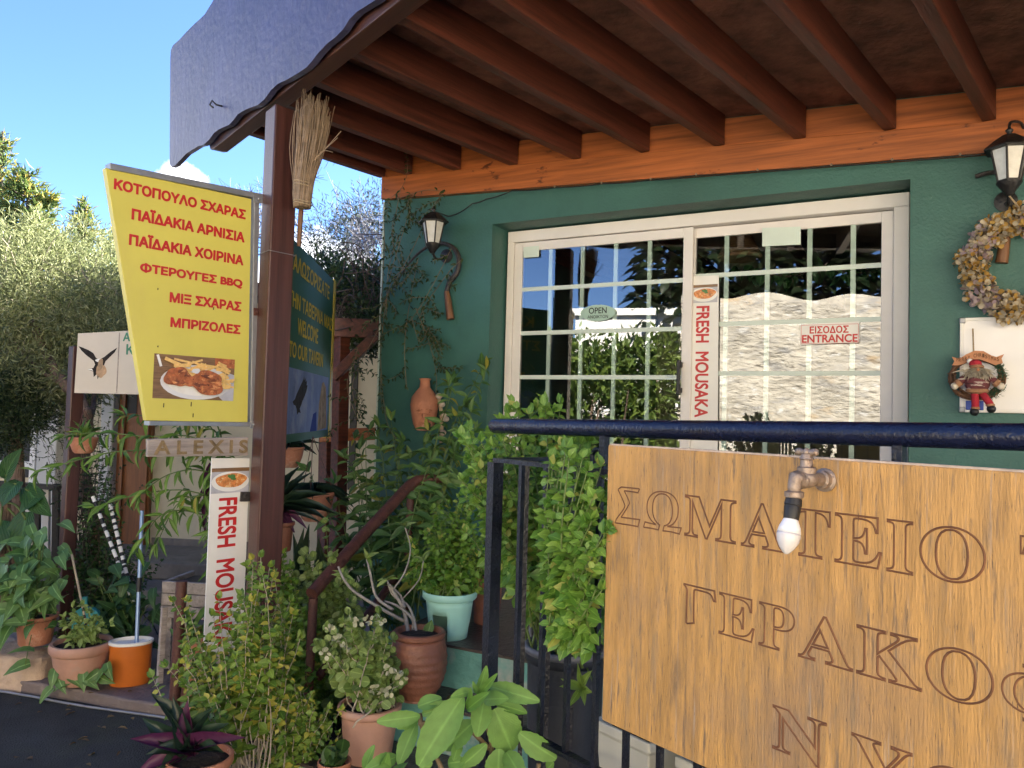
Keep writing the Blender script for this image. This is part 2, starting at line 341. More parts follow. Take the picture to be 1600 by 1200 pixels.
# ------------------------------------------------------------------ leaves
def tmpl(prof, fold=.25, curl=.25, mid=None):
    vs, uv, fs = [], [], []
    for v, h in prof:
        w = -curl*v*v
        for u in (-1, 0, 1): vs.append((u*h, v, w+(fold*h if u else 0))); uv.append((.5+u*.5, v))
    for i in range(len(prof)-1):
        for j in range(2): fs.append((i*3+j, i*3+j+1, i*3+3+j+1, i*3+3+j))
    return np.array(vs), np.array(uv), fs
T_OV = tmpl([(0, .02), (.3, .42), (.62, .40), (1, .02)])
T_LAN = tmpl([(0, .02), (.25, .36), (.55, .42), (.8, .24), (1, .01)], .3, .35)
T_NAR = tmpl([(0, .05), (.5, .5), (1, .03)], .2, .3)
T_RND = tmpl([(0, .08), (.2, .38), (.5, .5), (.8, .42), (1, .12)], .2, .1)
T_STRAP = tmpl([(0, .5), (.25, .48), (.5, .44), (.75, .30), (1, .02)], .5, .45)
T_BLADE = tmpl([(0, .5), (.25, .52), (.5, .48), (.75, .32), (1, .02)], .5, .10)
T_ARROW = tmpl([(-.22, .30), (0, .44), (.3, .42), (.65, .24), (1, .01)], .25, .35)
_ser = []
for i in range(15):
    v = i/14; h = .5*math.sin(math.pi*min(1, v*.93+.035))**.72; _ser.append((v, max(.03, h*(1.0 if i % 2 else .93))))
T_SER = tmpl(_ser, .22, .22)
_cor = []
for i in range(9):
    v = i/8; _cor.append((v-.2*(1-v), max(.02, .5*math.sin(math.pi*min(1, v*.86+.14))**.8)))
T_HEART = tmpl(_cor, .2, .3)
def leaves(name, specs, T, mt, parent=None, **kw):    # specs: (pos, direction, normal, length, width)
    if not specs: return None
    tv, tu, tf = T; n = len(specs); k = len(tv)
    pos = np.array([tuple(s[0]) for s in specs]); d = np.array([tuple(s[1]) for s in specs]); nn = np.array([tuple(s[2]) for s in specs])
    Ls = np.array([s[3] for s in specs])[:, None]; Ws = np.array([s[4] for s in specs])[:, None]
    d /= np.linalg.norm(d, axis=1, keepdims=True)+1e-9
    x = np.cross(d, nn); x /= np.linalg.norm(x, axis=1, keepdims=True)+1e-9; z = np.cross(x, d)
    vs = pos[:, None]+x[:, None]*(tv[None, :, 0:1]*Ws[:, None])+d[:, None]*(tv[None, :, 1:2]*Ls[:, None])+z[:, None]*(tv[None, :, 2:3]*np.where(True, Ls, Ws)[:, None])
    mb = MB(); mb.v = vs.reshape(-1, 3).tolist(); mb.uv = np.tile(tu, (n, 1))
    f = np.array(tf); mb.f = (f[None]+(np.arange(n)*k)[:, None, None]).reshape(-1, 4).tolist(); mb.mi = [0]*len(mb.f)
    return mb.build(name, mt, parent, smooth=True, **kw)
def rv(s=1.): return V((random.gauss(0, s), random.gauss(0, s), random.gauss(0, s)))
def curve(a, b, bulge=V((0, 0, 0)), n=10, wob=0.):
    a, b = V(a), V(b); c = (a+b)/2+bulge
    return [a*(1-t)**2+c*(2*t*(1-t))+b*t*t+(rv(wob) if 0 < i < n else V((0, 0, 0))) for i, t in ((i, i/n) for i in range(n+1))]
def poly(pts, n=6):                                # Catmull-Rom through points
    pts = [V(q) for q in pts]; o = []
    for i in range(len(pts)-1):
        p0, p1, p2, p3 = pts[max(i-1, 0)], pts[i], pts[i+1], pts[min(i+2, len(pts)-1)]
        for j in range(n):
            t = j/n
            o.append(.5*((2*p1)+(p2-p0)*t+(2*p0-5*p1+4*p2-p3)*t*t+(3*p1-p0-3*p2+p3)*t**3))
    return o+[pts[-1]]
def along(pts, gap, start=0.):                     # points every gap metres, with tangent and share of length
    Ls = [(pts[i+1]-pts[i]).length for i in range(len(pts)-1)]; T = sum(Ls); s = start*T; out = []; i = 0; acc = 0
    while s < T:
        while i < len(Ls)-1 and acc+Ls[i] < s: acc += Ls[i]; i += 1
        t = (s-acc)/max(Ls[i], 1e-6); out.append((pts[i].lerp(pts[i+1], min(t, 1)), (pts[i+1]-pts[i]).normalized(), s/T)); s += gap*random.uniform(.8, 1.2)
    return out
def leaf_stem(pts, gap, Lf, Wf, start=.2, per=2, droop=.2, spread=1., top=3, face=.9, small=.35, taper=.5):
    sp = []; x = None
    for k, (p, t, s) in enumerate(along(pts, gap, start)):
        x = t.orthogonal().normalized(); y = t.cross(x); a0 = k*math.pi/2+random.uniform(-.4, .4)
        for j in range(per):
            a = a0+2*math.pi*j/per; d = (x*math.cos(a)+y*math.sin(a))*spread+t*random.uniform(.1, .55)-Z*droop+rv(.15)
            q = (1-taper*max(0, s-.5)*2)*random.uniform(1-small, 1.05)
            sp.append((p, d, Z*face*.8+V((0, -.75, 0))+rv(.38), Lf*q, Wf*q))
    e = pts[-1]; t = (pts[-1]-pts[-2]).normalized()
    for j in range(top):
        d = t+rv(.45); sp.append((e, d, Z*.6+V((0, -.6, 0))+rv(.3), Lf*random.uniform(.45, .7), Wf*random.uniform(.45, .7)))
    return sp
# ================================================================== SETTING: ground, steps
mb = MB(); mb.add([(-60, -60, 0), (60, -60, 0), (60, 60, 0), (-60, 60, 0)], [(0, 1, 2, 3)]); mb.build('street', M['asphalt'], kind='structure')
_c = P(421, 400, 3.5); FD = -FRONT.x; PW = .13                       # FD: along the front edge, away from the camera
FRONT = Fr(_c+RD*PW/2+FD*PW/2, FRONT.x)
def fs(px, py=700, off=0): return FRONT.uv(px, py, off)[0]
sr = fs(790)                                                          # railing corner
Z1, Z2, Z0 = .385, .57, .20
def pp_(px, py, z): q = PZ(px, py, z); return (q-DOOR.o).dot(DOOR.n)
e2, e1, e0 = pp_(730, 1013, Z2), pp_(670, 1100, Z1), pp_(560, 1192, Z0)+.12
sl_ = (PZ(597, 1000, Z2)-DOOR.o).dot(DOOR.x)-.05
cr_ = FRONT.w(sr, 0); fr_ = FRONT.w(4.5, 0)                              # railing corner and far right of the front edge
c1 = DOOR.w((cr_-DOOR.o).dot(DOOR.x), 0, e1); c0 = DOOR.w((cr_-DOOR.o).dot(DOOR.x)-.02, 0, e0)
M['wet_slab'] = mat('dark_wet_slab', (.050, .036, .032), .38, .4, 5, .3, 45, spot=[((.13, .10, .085), 6, .6, .15)])
def slab(nm, pts, z, face, lip=.006):
    pts = [V((q.x, q.y, z-.0125)) for q in pts]; mb = MB(); mb.prism(pts, (0, 0, -z-.1)); mb.build(nm, face, kind='structure')
    c = sum(pts, V((0, 0, 0)))/len(pts); mb = MB(); mb.prism([c+(q-c)*(1+lip/ (q-c).length)+Z*.0125 for q in pts], (0, 0, -.012)); mb.build(nm+'_tread', M['wet_slab'], kind='structure')
slab('upper_terrace', [DOOR.w(sl_, 0, -.3), DOOR.w(sl_, 0, e2), DOOR.w(6, 0, e2), DOOR.w(6, 0, -.3)], Z2, M['teal'])
slab('terrace', [DOOR.w(sl_, 0, e2+.004), DOOR.w(sl_, 0, e1), c1, cr_, fr_, DOOR.w((fr_-DOOR.o).dot(DOOR.x), 0, e2+.004)], Z1, M['teal'])
slab('lower_step', [DOOR.w(sl_, 0, e1+.008), DOOR.w(sl_, 0, e0), c0, c1+(c0-c1)*.02], Z0, M['teal'])
mb = MB(); mb.fbox(FRONT, sr-1.75, sr-1.024, -.2, .12, -.9, .12); mb.build('planting_bed', M['soil'], kind='structure')
a, b = PZ(60, 1088, 0), PZ(260, 1121, 0)
d = (b-a).normalized(); e = V((-d.y, d.x, 0))
mb = MB()
pts = [a-d*3, a+d*.3+e*.01, a+d*.6-e*.012, b+d*.5]
mb.prism([q+Z*.065 for q in pts]+[b+d*.5+e*2.4+Z*.065, a-d*3+e*2.4+Z*.065], (0, 0, -.2)); mb.build('pavement', M['concrete'], kind='structure', bevel=.012)
mb = MB(); mb.tube([a-d*2+Z*.008-e*.02]+[a+d*t+Z*.008-e*(.03+.012*math.sin(t*5)) for t in (0, .2, .4, .6, .8)]+[b+d*.4+Z*.008-e*.03], .007, 6)
mb.build('cable', M['grey_metal'], label='thin grey cable lying along the edge of the pavement', cat='cable', smooth=True)
# ================================================================== THE GREEN TAVERN
def ds(px, py=500, off=0): return DOOR.uv(px, py, off)[0]
def dz(px, py, off=0): return DOOR.uv(px, py, off)[1]
sL = ds(594, 500, WO); sO = ds(768, 400, WO); sA = ds(790, 500); sB = ds(1420, 500); zH = dz(772, 350, WO); zF = DOOR.uv(1107, 331)[1]
tav = thing('tavern_building', 'dark green rendered tavern wall with wide glazed sliding door under the porch', 'building', DOOR.w(0, Z2))
mb = MB(); TH = .26
SR = DOOR.uv(1421, 500, WO)[0]
mb.fbox(DOOR, sL, sO, 0, 6.5, WO-TH, WO); mb.fbox(DOOR, sO, SR, zH, 6.5, WO-TH, WO); mb.fbox(DOOR, SR, 9, 0, 6.5, WO-TH, WO)  # unseen upper walls run high to shade the porch and street
mb.fbox(DOOR, sL, sL+.25, 0, 6.5, -7, WO-TH); mb.fbox(DOOR, 8.75, 9, 0, 6.5, -7, WO-TH); mb.fbox(DOOR, sL, 9, 0, 6.5, -7.2, -7)
mb.build('wall', M['green'], tav)
mb = MB(); mb.fbox(DOOR, sL-.1, 9.1, 6.5, 6.65, -7.3, WO+.1); mb.build('roof', M['concrete'], tav)
M['corner'] = mat('chipped_corner', (.45, .52, .46), .7, .3, 20)
mb = MB(); mb.fbox(DOOR, sL-.006, sL+.006, .6, 3.0, WO-.006, WO+.003); mb.build('corner_bead', M['corner'], tav)
mb = MB()                                                              # the room behind the glass
M['room'] = mat('dim_room_wall', (.34, .29, .22), .8, .1)
mb.fbox(DOOR, -1.0, 5, Z2-.1, Z2, -5, WO-TH-.002)
mb.fbox(DOOR, -1.0, 5, 3.0, 3.1, -5, WO-TH-.002); mb.fbox(DOOR, -1.0, 5, Z2, 3, -5.1, -5)
mb.build('room', M['room'], tav)
mb = MB()
for k in range(5): mb.bar(DOOR.w(-.3+k*.9, 2.93, -.4), DOOR.w(-.3+k*.9, 2.93, -5), .1, .13)
mb.build('ceiling_beams', M['dark_wood'], tav)
door = None
mb = MB(); fw = .07; sBz = sB
mb.fbox(DOOR, sA, sB, zF-fw, zF, -.09, 0); mb.fbox(DOOR, sA, sA+.045, Z2, zF-fw, -.09, 0); mb.fbox(DOOR, sB-.07, sB, Z2, zF-fw, -.09, 0)
mb.fbox(DOOR, sA, sB, Z2, Z2+.05, -.09, .0)
door = mb.build('sliding_door', M['white_metal'], tav, bevel=.004)
def sash(s0, s1, off, bars, rows, top):
    mb = MB(); w = .055; zb = Z2+.052
    mb.fbox(DOOR, s0, s0+w, zb, top, off-.03, off); mb.fbox(DOOR, s1-w, s1, zb, top, off-.03, off)
    mb.fbox(DOOR, s0+w, s1-w, top-w, top, off-.03, off-.0015); mb.fbox(DOOR, s0+w, s1-w, zb, zb+.09, off-.03, off-.0015)
    mb.build('sash_frame', M['white_metal'], door, bevel=.003)
    mb = MB()
    for i, q in enumerate(bars): mb.fbox(DOOR, q-.0125, q+.0125, zb+.09, top-w, off-.025, off-.009)
    for i, q in enumerate(rows):
        mb.fbox(DOOR, s0+w, s1-w, q-.0125, q+.0125, off-.024, off-.0075)
    mb.build('glazing_bars', M['muntin'], door)
    mb = MB(); g = off-.008; mb.add([DOOR.w(s0+w, zb+.09, g), DOOR.w(s1-w, zb+.09, g), DOOR.w(s1-w, top-w, g), DOOR.w(s0+w, top-w, g)], [(0, 1, 2, 3)])
    mb.build('pane', M['glass'], door)
sM = ds(1080, 500); top = zF-fw-.004
r0 = [dz(812, 452), dz(810, 519), dz(808, 589)]; dr = (r0[0]-r0[2])/2; rows = [r0[0]-dr*k for k in range(7)]
sash(sA+.047, sM-.001, -.012, [ds(x, y) for x, y in ((858, 410), (908, 410), (960, 410), (1013, 410))], rows, top)
sash(sM-.05, sB-.072, -.052, [ds(x, y, -.05) for x, y in ((1135, 380), (1199, 380), (1265, 380), (1333, 380))], [dz(1125, 429, -.05)-dr*k for k in range(7)], top)
mb = MB(); h0, h1 = DOOR.uv(1063, 566), DOOR.uv(1063, 614)
mb.fbox(DOOR, h0[0]-.012, h0[0]+.012, h0[1]-.03, h0[1], -.011, .03); mb.fbox(DOOR, h0[0]-.012, h0[0]+.012, h1[1], h1[1]+.03, -.011, .03)
mb.fbox(DOOR, h0[0]-.010, h0[0]+.010, h1[1]-.01, h0[1]+.01, .024, .042); mb.build('handle', M['black'], door, bevel=.004)
def sheet(name, label, cat, quad, off, mt, th=.002):
    q = [DOOR.uv(*c, off) for c in quad]; mb = MB(); mb.prism([DOOR.w(s, z, off) for s, z in q], -DOOR.n*th)
    return mb.build(name, mt, label=label, cat=cat)
M['paper'] = mat('blank_pale_sheet', (.62, .72, .66), .6, .05)
sheet('paper_sheet', 'blank pale paper sheet stuck high on the right glass panel', 'paper', [(1191, 356), (1251, 354), (1251, 382), (1191, 385)], -.04, M['paper'])
sheet('paper_sticker', 'small pale sticker in the top left corner pane of the door', 'sticker', [(818, 386), (842, 384), (842, 401), (818, 403)], -.005, M['paper'])
# wicker lamp and garland inside
lc = DOOR.at(1156, 388, -.75)
M['wicker'] = mat('brown_wicker', (.30, .17, .08), .75, .5, 6, .5, 60, st=(1, 1, 22))
wl = thing('pendant_lamp', 'brown wicker pendant lamp hanging inside behind the right glass panel', 'lamp', lc)
mb = MB(); mb.lathe(lc, [(.135, -.07), (.142, -.055), (.06, .10), (.03, .11), (.03, .108), (.055, .095), (.13, -.065)], 30); mb.build('lamp_shade', M['wicker'], wl, smooth='auto')
mb = MB(); mb.tube([lc+Z*.1, lc+Z*(3.0-lc.z)], .006, 6); mb.build('cord', M['black'], wl)
# ================================================================== PORCH
por = thing('porch_canopy', 'brown timber porch roof with rafters, corner post and scalloped violet fascia', 'porch', V((_c.x, _c.y, 0)))
mb = MB(); ca = [_c, _c+RD*PW, _c+RD*PW+FD*PW, _c+FD*PW]
zb_ = FRONT.uv(430, 183)[1]
mb.hexa([V((q.x, q.y, 0)) for q in ca]+[V((q.x, q.y, zb_)) for q in ca]); mb.build('post', M['post_wood'], por, bevel=.008)
BO = WO+.05                                                            # lower plank of the wall beam
bl, br = DOOR.uv(595, 311, BO), DOOR.uv(1600, 234, BO); ml, mr_ = DOOR.uv(595, 276, BO), DOOR.uv(1600, 184, BO); tl_, tr = DOOR.uv(595, 243, BO-.02), DOOR.uv(1600, 134, BO-.02)
def ext(p, q, s): return p[1]+(q[1]-p[1])*(s-p[0])/(q[0]-p[0])
SE = 6.0
def plank(pa, pb, qa, qb, o0, o1, name, s0=None, s1=SE):
    mb = MB(); s0 = pa[0] if s0 is None else s0
    mb.hexa([DOOR.w(s0, ext(pa, pb, s0), o1), DOOR.w(s1, ext(pa, pb, s1), o1), DOOR.w(s1, ext(pa, pb, s1), o0), DOOR.w(s0, ext(pa, pb, s0), o0),
             DOOR.w(s0, ext(qa, qb, s0), o1), DOOR.w(s1, ext(qa, qb, s1), o1), DOOR.w(s1, ext(qa, qb, s1), o0), DOOR.w(s0, ext(qa, qb, s0), o0)])
    return mb.build(name, M['orange_wood'], por, bevel=.004)
plank(bl, br, ml, mr_, WO+.002, BO, 'wall_beam')
plank(ml, mr_, tl_, tr, WO+.002, BO-.02, 'blocking_plank')
def to_front(p, off=0):                                                # from a wall point back along a rafter to the front beam
    q = FRONT.o+FRONT.n*off; return (p-q).dot(-FRONT.n)/RD.dot(-FRONT.n)
rl = [(600, 276), (642, 272), (718, 265), (807, 257), (906, 247), (1013, 236), (1130, 226), (1257, 215), (1398, 201), (1554, 186)]
rs = [DOOR.uv(*q, BO) for q in rl]
step = rs[-1][0]-rs[-2][0]
for k in range(1, 8): s = rs[9][0]+step*k; rs.append((s, ext(ml, mr_, s)))
RH, RW = .16, .055
rft = []
for s, z in rs:
    p = DOOR.w(s-.02, z+RH/2, BO-.012); L = to_front(p, -.042)
    p2 = DOOR.w(s-.02, 0, BO-.012)-RD*L; zz = z
    mb = MB(); mb.bar(p, V((p2.x, p2.y, zz+RH/2)), RW, RH); mb.build('rafter', M['dark_wood'], por, bevel=.004)
    rft.append((p, V((p2.x, p2.y, zz+RH/2))))
zc = [r[0].z+RH/2 for r in rft]
mb = MB()
w0, w1 = DOOR.w(rs[0][0]-.05, 0, WO), DOOR.w(rs[-1][0]+.1, 0, WO)
f0 = w0-RD*to_front(w0, .05); f1 = w1-RD*to_front(w1, .05)
za, zb2 = zc[0]+.004, zc[-1]+.004
mb.prism([V((w0.x, w0.y, za)), V((w1.x, w1.y, zb2)), V((f1.x, f1.y, zb2)), V((f0.x, f0.y, za))], (0, 0, .05)); mb.build('ceiling_panel', M['ceiling'], por)
se0 = FRONT.uv(338, 213)[0]; zfb = FRONT.uv(469, 157, -.04)[1]; se1 = (f1-FRONT.o).dot(FRONT.x)
zl = FRONT.uv(350, 218)[1]
mb = MB()
mb.prism([FRONT.w(se0, zl-.0, .04), FRONT.w(se0+.03, zl-.038, .04), FRONT.w(se0+.09, zl-.05, .04), FRONT.w(se1, zfb+.0, .04), FRONT.w(se1, zfb+.2, .04), FRONT.w(se0, zl+.2, .04)], -FRONT.n*.08)
mb.build('front_beam', M['front_wood'], por, bevel=.005)
FO = .085
px = [(265, 256), (268, 261), (274, 258), (291, 240), (310, 228), (318, 226), (326, 219), (335, 207), (344, 201), (358, 195), (365, 187), (372, 178), (384, 171), (403, 164), (413, 155), (424, 140), (434, 131), (449, 124), (466, 114), (479, 105), (487, 96), (497, 83), (510, 69), (524, 58), (536, 46), (546, 30), (558, 18), (574, 8), (590, -2), (604, -18), (622, -30), (645, -42), (660, -60)]
pt = [FRONT.at(*q, FO) for q in px]
s_l = (pt[-1]-FRONT.o).dot(FRONT.x); zb3 = pt[-1].z
ex = []
for k in range(1, 40):
    s = s_l+k*.07
    if s > se1: break
    ex.append(FRONT.w(s, zb3+.03*math.sin(k*1.1), FO))
tp = [(266, 90), (267, 78), (270, 71), (281, 61), (291, 50), (304, 37), (312, 30), (320, 22), (330, 6), (338, -8), (350, -22)]
tpw = [FRONT.at(*q, FO) for q in tp]; zt = tpw[-1].z; s_t = (tpw[-1]-FRONT.o).dot(FRONT.x)
ext_t = [FRONT.w(s_t+(ex[-1]-FRONT.o).dot(FRONT.x)*0+((ex[-1]-FRONT.o).dot(FRONT.x)-s_t)*k/30, zt+.03*math.sin(k*1.3), FO) for k in range(1, 31)]
mb = MB(); mb.prism(pt+ex+ext_t[::-1]+tpw[::-1], -FRONT.n*.028); mb.build('fascia_board', M['fascia'], por)
hp = FRONT.at(347, 166, FO)
mb = MB(); mb.tube([hp-FRONT.n*.02, hp+FRONT.n*.03, hp+FRONT.n*.05+Z*.02-FRONT.x*.01, hp+FRONT.n*.06-Z*.005-FRONT.x*.015, hp+FRONT.n*.045-Z*.02], .005, 6); mb.build('cable_hook', M['dark_metal'], por, smooth=True)
# ================================================================== string wire on the beam
pts = []; clips = []
wl_ = [(738, 318), (760, 311), (800, 298), (867, 293), (940, 287), (1017, 281), (1088, 274), (1184, 267), (1299, 259), (1394, 251), (1500, 243), (1540, 239)]
for i, q in enumerate(wl_):
    p = DOOR.at(q[0], q[1], BO+.012); pts.append(p)
    if 2 < i < 11: clips.append(p+DOOR.n*.004+Z*.004)
wp = []
for i in range(len(pts)-1): wp += curve(pts[i], pts[i+1], V((0, 0, -.012)), 5)[:-1]
wp = [DOOR.at(678, 330, WO+.1)]+curve(DOOR.at(700, 338, WO+.02), pts[0], V((0, 0, -.03)), 6)+wp+[pts[-1]]
w = thing('string_wire', 'thin wire clipped along the bottom of the orange beam', 'wire', pts[0])
mb = MB(); mb.tube(wp, .004, 5); mb.build('wire', M['dark_metal'], w, smooth=True); 
for p in clips: mb = MB(); mb.ball(p, .007, 6, 5); mb.build('clip', M['straw'], w)
# ================================================================== SIGNS
# yellow menu sign
yo = .0
TL, TR, BR, BL = (165, 262), (393, 311), (387, 660), (229, 657)
ys = thing('menu_sign', 'yellow tapering grill menu sign with red Greek lettering on the porch post', 'sign', SIGN.at(*BR, yo))
def quadw(fr, q, off): return [fr.at(*c, off) for c in q]
mb = MB(); mb.prism(quadw(SIGN, (TL, TR, BR, BL), yo), -SIGN.n*.035); mb.build('panel', M['yellow'], ys, bevel=.002)
mb = MB(); a, b = SIGN.at(168, 261, yo-.015), SIGN.at(408, 309, yo-.015); mb.bar(a, b, .05, .026)
a, b = SIGN.at(397, 312, yo-.015), SIGN.at(391, 662, yo-.015); mb.bar(a, b, .05, .026, up=SIGN.x)
a, b = SIGN.at(229, 661, yo-.015), SIGN.at(398, 663, yo-.015); mb.bar(a, b, .05, .02)
mb.build('edge_frame', M['grey_metal'], ys, bevel=.002)
for (x, y, x2) in ((396, 311, 418), (396, 487, 410), (392, 663, 402)):
    mb = MB(); a, b = SIGN.at(x, y, yo+.01), SIGN.at(x2, y+1, yo+.01); mb.bar(a, b, .012, .035); mb.ball(a+(b-a)*.3+SIGN.n*.008, .007, 8, 6); mb.ball(a+(b-a)*.75+SIGN.n*.008, .007, 8, 6)
    mb.build('bracket', M['rust_iron'] if y == 487 else M['grey_metal'], ys)
for t, (xl, yl), (xr, yr), yt, dt in (('ΚΟΤΟΠΟΥΛΟ ΣΧΑΡΑΣ', (176.8, 305.7), (383.5, 343.4), 328, 1), ('ΠΑΪΔΑΚΙΑ ΑΡΝΙΣΙΑ', (204.5, 351), (381.7, 379.3), 364, .78), ('ΠΑΪΔΑΚΙΑ ΧΟΙΡΙΝΑ', (200.6, 388.9), (380, 415.3), 400, .78),
                                      ('ΦΤΕΡΟΥΓΕΣ BBQ', (218, 431.3), (378.3, 451.7), 437, .95), ('ΜΙΞ ΣΧΑΡΑΣ', (264.3, 475.5), (376.6, 486.8), 472, 1), ('ΜΠΡΙΖΟΛΕΣ', (265.6, 513.7), (375.2, 522.7), 508, 1)):
    s0, za_ = SIGN.uv(xl, yl, yo); s1, zb_1 = SIGN.uv(xr, yr, yo); _, zt_ = SIGN.uv(xr, yt, yo)
    text(t, 'lettering', SIGN, s0, s1, zb_1, zt_, yo+.001, M['red'], ys, .05, dots=dt)
def blob(n, r, seed, sx=1, sy=1):
    R = random.Random(seed); ph = [R.uniform(0, 6.28) for _ in range(4)]
    return [(sx*math.cos(a)*(1+r*(math.sin(2*a+ph[0])+.7*math.sin(3*a+ph[1])+.5*math.sin(5*a+ph[2]))), sy*math.sin(a)*(1+r*(math.sin(2*a+ph[0])+.7*math.sin(3*a+ph[1])+.5*math.sin(5*a+ph[2])))) for a in (2*math.pi*i/n for i in range(n))]
M['ph_table'] = mat('printed_table', (.20, .11, .05), .4, .4, 12, st=(1, 1, 14)); M['ph_plate'] = mat('printed_plate', (.66, .66, .68), .4, .05)
M['ph_meat'] = mat('printed_roast', (.36, .105, .035), .4, .6, 40, spot=[((.62, .27, .09), 60, .56, .1), ((.12, .03, .015), 50, .62, .1)])
M['ph_chip'] = mat('printed_chips', (.78, .50, .17), .4, .22, 60); M['ph_mous'] = mat('printed_bake', (.60, .22, .06), .4, .45, 60, spot=[((.80, .60, .30), 70, .54, .1), ((.35, .06, .02), 60, .62, .1)])
M['ph_leaf'] = mat('printed_herb', (.07, .20, .05), .4, .3, 60); M['ph_grey'] = mat('printed_grey', (.45, .45, .50), .4, .2, 12)
class Flat:                                        # flat printed picture: layers a fraction of a millimetre apart
    def __init__(s, fr, s0, s1, z0, z1, off): s.a = (fr, s0, s1, z0, z1); s.off = off; s.mb = MB(); s.k = 0; s.ms = []
    def poly(s, pts, mt, bump=0):
        fr, s0, s1, z0, z1 = s.a; s.k += 1
        if mt not in s.ms: s.ms.append(mt)
        s.mb.m = s.ms.index(mt)
        s.mb.add([fr.w(s0+(s1-s0)*u, z0+(z1-z0)*v, s.off+s.k*.00025) for u, v in pts], [tuple(range(len(pts)))])
    def blob(s, cx, cy, rx, ry, mt, r=.05, seed=1, n=28): s.poly([(cx+x, cy+y) for x, y in blob(n, r, seed, rx, ry)], mt)
    def strip(s, x, y, L, w, a, mt):
        fr, s0, s1, z0, z1 = s.a; q = (s1-s0)/(z1-z0); c, d = math.cos(a), math.sin(a)
        s.poly([(x+(u*c-v*d), y+(u*d+v*c)*q) for u, v in ((-L, -w), (L, -w), (L, w), (-L, w))], mt)
    def build(s, name, parent): return s.mb.build(name, s.ms, parent)
s0, z1_ = SIGN.uv(241, 552, yo); s1, z0_ = SIGN.uv(364, 626.5, yo)
f = Flat(SIGN, s0, s1, z0_, z1_, yo+.001); f.poly([(0, 0), (1, 0), (1, 1), (0, 1)], M['ph_table']); f.poly([(.86, .0), (1, .0), (1, .62), (.93, .66), (.8, .1)], M['ph_grey'])
f.poly([(.74, .80), (1, .78), (1, 1), (.74, 1)], M['ph_meat']); f.blob(.52, .40, .44, .40, M['ph_plate'], .0); f.blob(.52, .42, .37, .33, M['white'], .0); f.strip(.06, .85, .07, .015, 1.9, M['white'])
R = random.Random(4)
for i in range(46): f.strip(R.uniform(.30, .90), R.uniform(.52, .92)-.12*abs(R.uniform(-1, 1)), R.uniform(.05, .11), .012, R.uniform(-.6, .5), M['ph_chip'])
for i in range(12): f.strip(R.uniform(.78, .93), R.uniform(.30, .60), R.uniform(.03, .08), .012, R.uniform(-.9, .9), M['ph_chip'])
f.strip(.2, .84, .1, .02, -.35, M['ph_chip']); 
f.blob(.27, .50, .15, .24, M['ph_meat'], .11, 3, 40); f.blob(.40, .42, .09, .13, M['ph_meat'], .14, 8, 40); f.blob(.63, .40, .22, .27, M['ph_meat'], .10, 5, 44)
M['ph_crust'] = mat('printed_crust', (.17, .045, .018), .4, .5, 70); M['ph_shine'] = mat('printed_shine', (.62, .26, .10), .4, .4, 80)
for i in range(34):
    ox, oy, rx, ry = R.choice(((.27, .50, .11, .18), (.63, .40, .17, .21), (.63, .42, .15, .18))); an = R.uniform(0, 6.28); q_ = math.sqrt(R.random())
    f.blob(ox+rx*q_*math.cos(an), oy+ry*q_*math.sin(an), R.uniform(.012, .045), R.uniform(.012, .04), M[R.choice(('ph_crust', 'ph_shine', 'ph_meat'))], .3, 30+i, 16)
f.blob(.47, .66, .055, .05, M['ph_plate'], .15, 6)
f.build('food_picture', ys)
M['drip'] = mat('dark_drip', (.06, .05, .02), .7)
mb = MB()
for x, y, l in ((256, 630, 13), (299, 628, 14), (302, 646, 12), (247, 540, 5), (334, 480, 8), (247, 450, 6)): mb.bar(SIGN.at(x, y, yo+.001), SIGN.at(x-.5, y+l*.5, yo+.001), .004, .001, up=SIGN.n)
mb.build('drip_stain', M['drip'], ys)
# plank with applied letters
so_ = .012
al = thing('name_plank', 'weathered grey wooden name plank with twig letters under the yellow sign', 'sign', SIGN.at(310, 713, so_))
mb = MB(); q = [(231, 686), (388, 683), (388, 712), (231, 714)]; mb.prism(quadw(SIGN, q, so_), -SIGN.n*.022); mb.build('plank', M['grey_wood'], al, bevel=.003)
s0, z0_ = SIGN.uv(240, 711, so_); s1, _ = SIGN.uv(386, 711, so_); _, z1_ = SIGN.uv(240, 688, so_)
M['twig_letter'] = mat('pale_wood_letter', (.235, .165, .085), .8, .4, 30, .3, 60); text('A L E X I S', 'lettering', SIGN, s0, s1, z0_, z1_, so_+.002, M['twig_letter'], al, .03)
text('A L E X I S', 'lettering_edge', SIGN, s0, s1, z0_, z1_, so_+.004, M['twig_letter'], al, .0, outline=.022)
def mousaka(fr, label, q, off, tx, ty, pict, parent_loc, strip=True):
    t = thing('food_banner', label, 'banner', parent_loc)
    mb = MB(); mb.prism(quadw(fr, q, off), -fr.n*.006); mb.build('panel', M['white'], t)
    (sa, zt_), (sb, _), (_, zb_2) = fr.uv(tx[0], ty[0], off), fr.uv(tx[1], ty[0], off), fr.uv(tx[0], ty[1], off)
    text('FRESH  MOUSAKA', 'lettering', fr, sa, sb, zb_2, zt_, off+.0008, M['red'], t, .028, rot=True)
    (s0, z1_), (s1, z0_) = fr.uv(*pict[0], off), fr.uv(*pict[1], off)
    f = Flat(fr, s0, s1, z0_, z1_, off+.0008); f.poly([(0, 0), (1, 0), (1, 1), (0, 1)], M['ph_grey']); f.poly([(0, .85), (1, .85), (1, 1), (0, 1)], M['ph_table']); f.blob(.5, .45, .5, .40, M['white'], 0)
    f.blob(.52, .5, .42, .28, M['ph_mous'], .05, 2); f.blob(.55, .62, .1, .1, M['ph_leaf'], .2, 5); f.blob(.48, .66, .06, .07, M['ph_leaf'], .2, 7)
    f.build('food_picture', t); return t
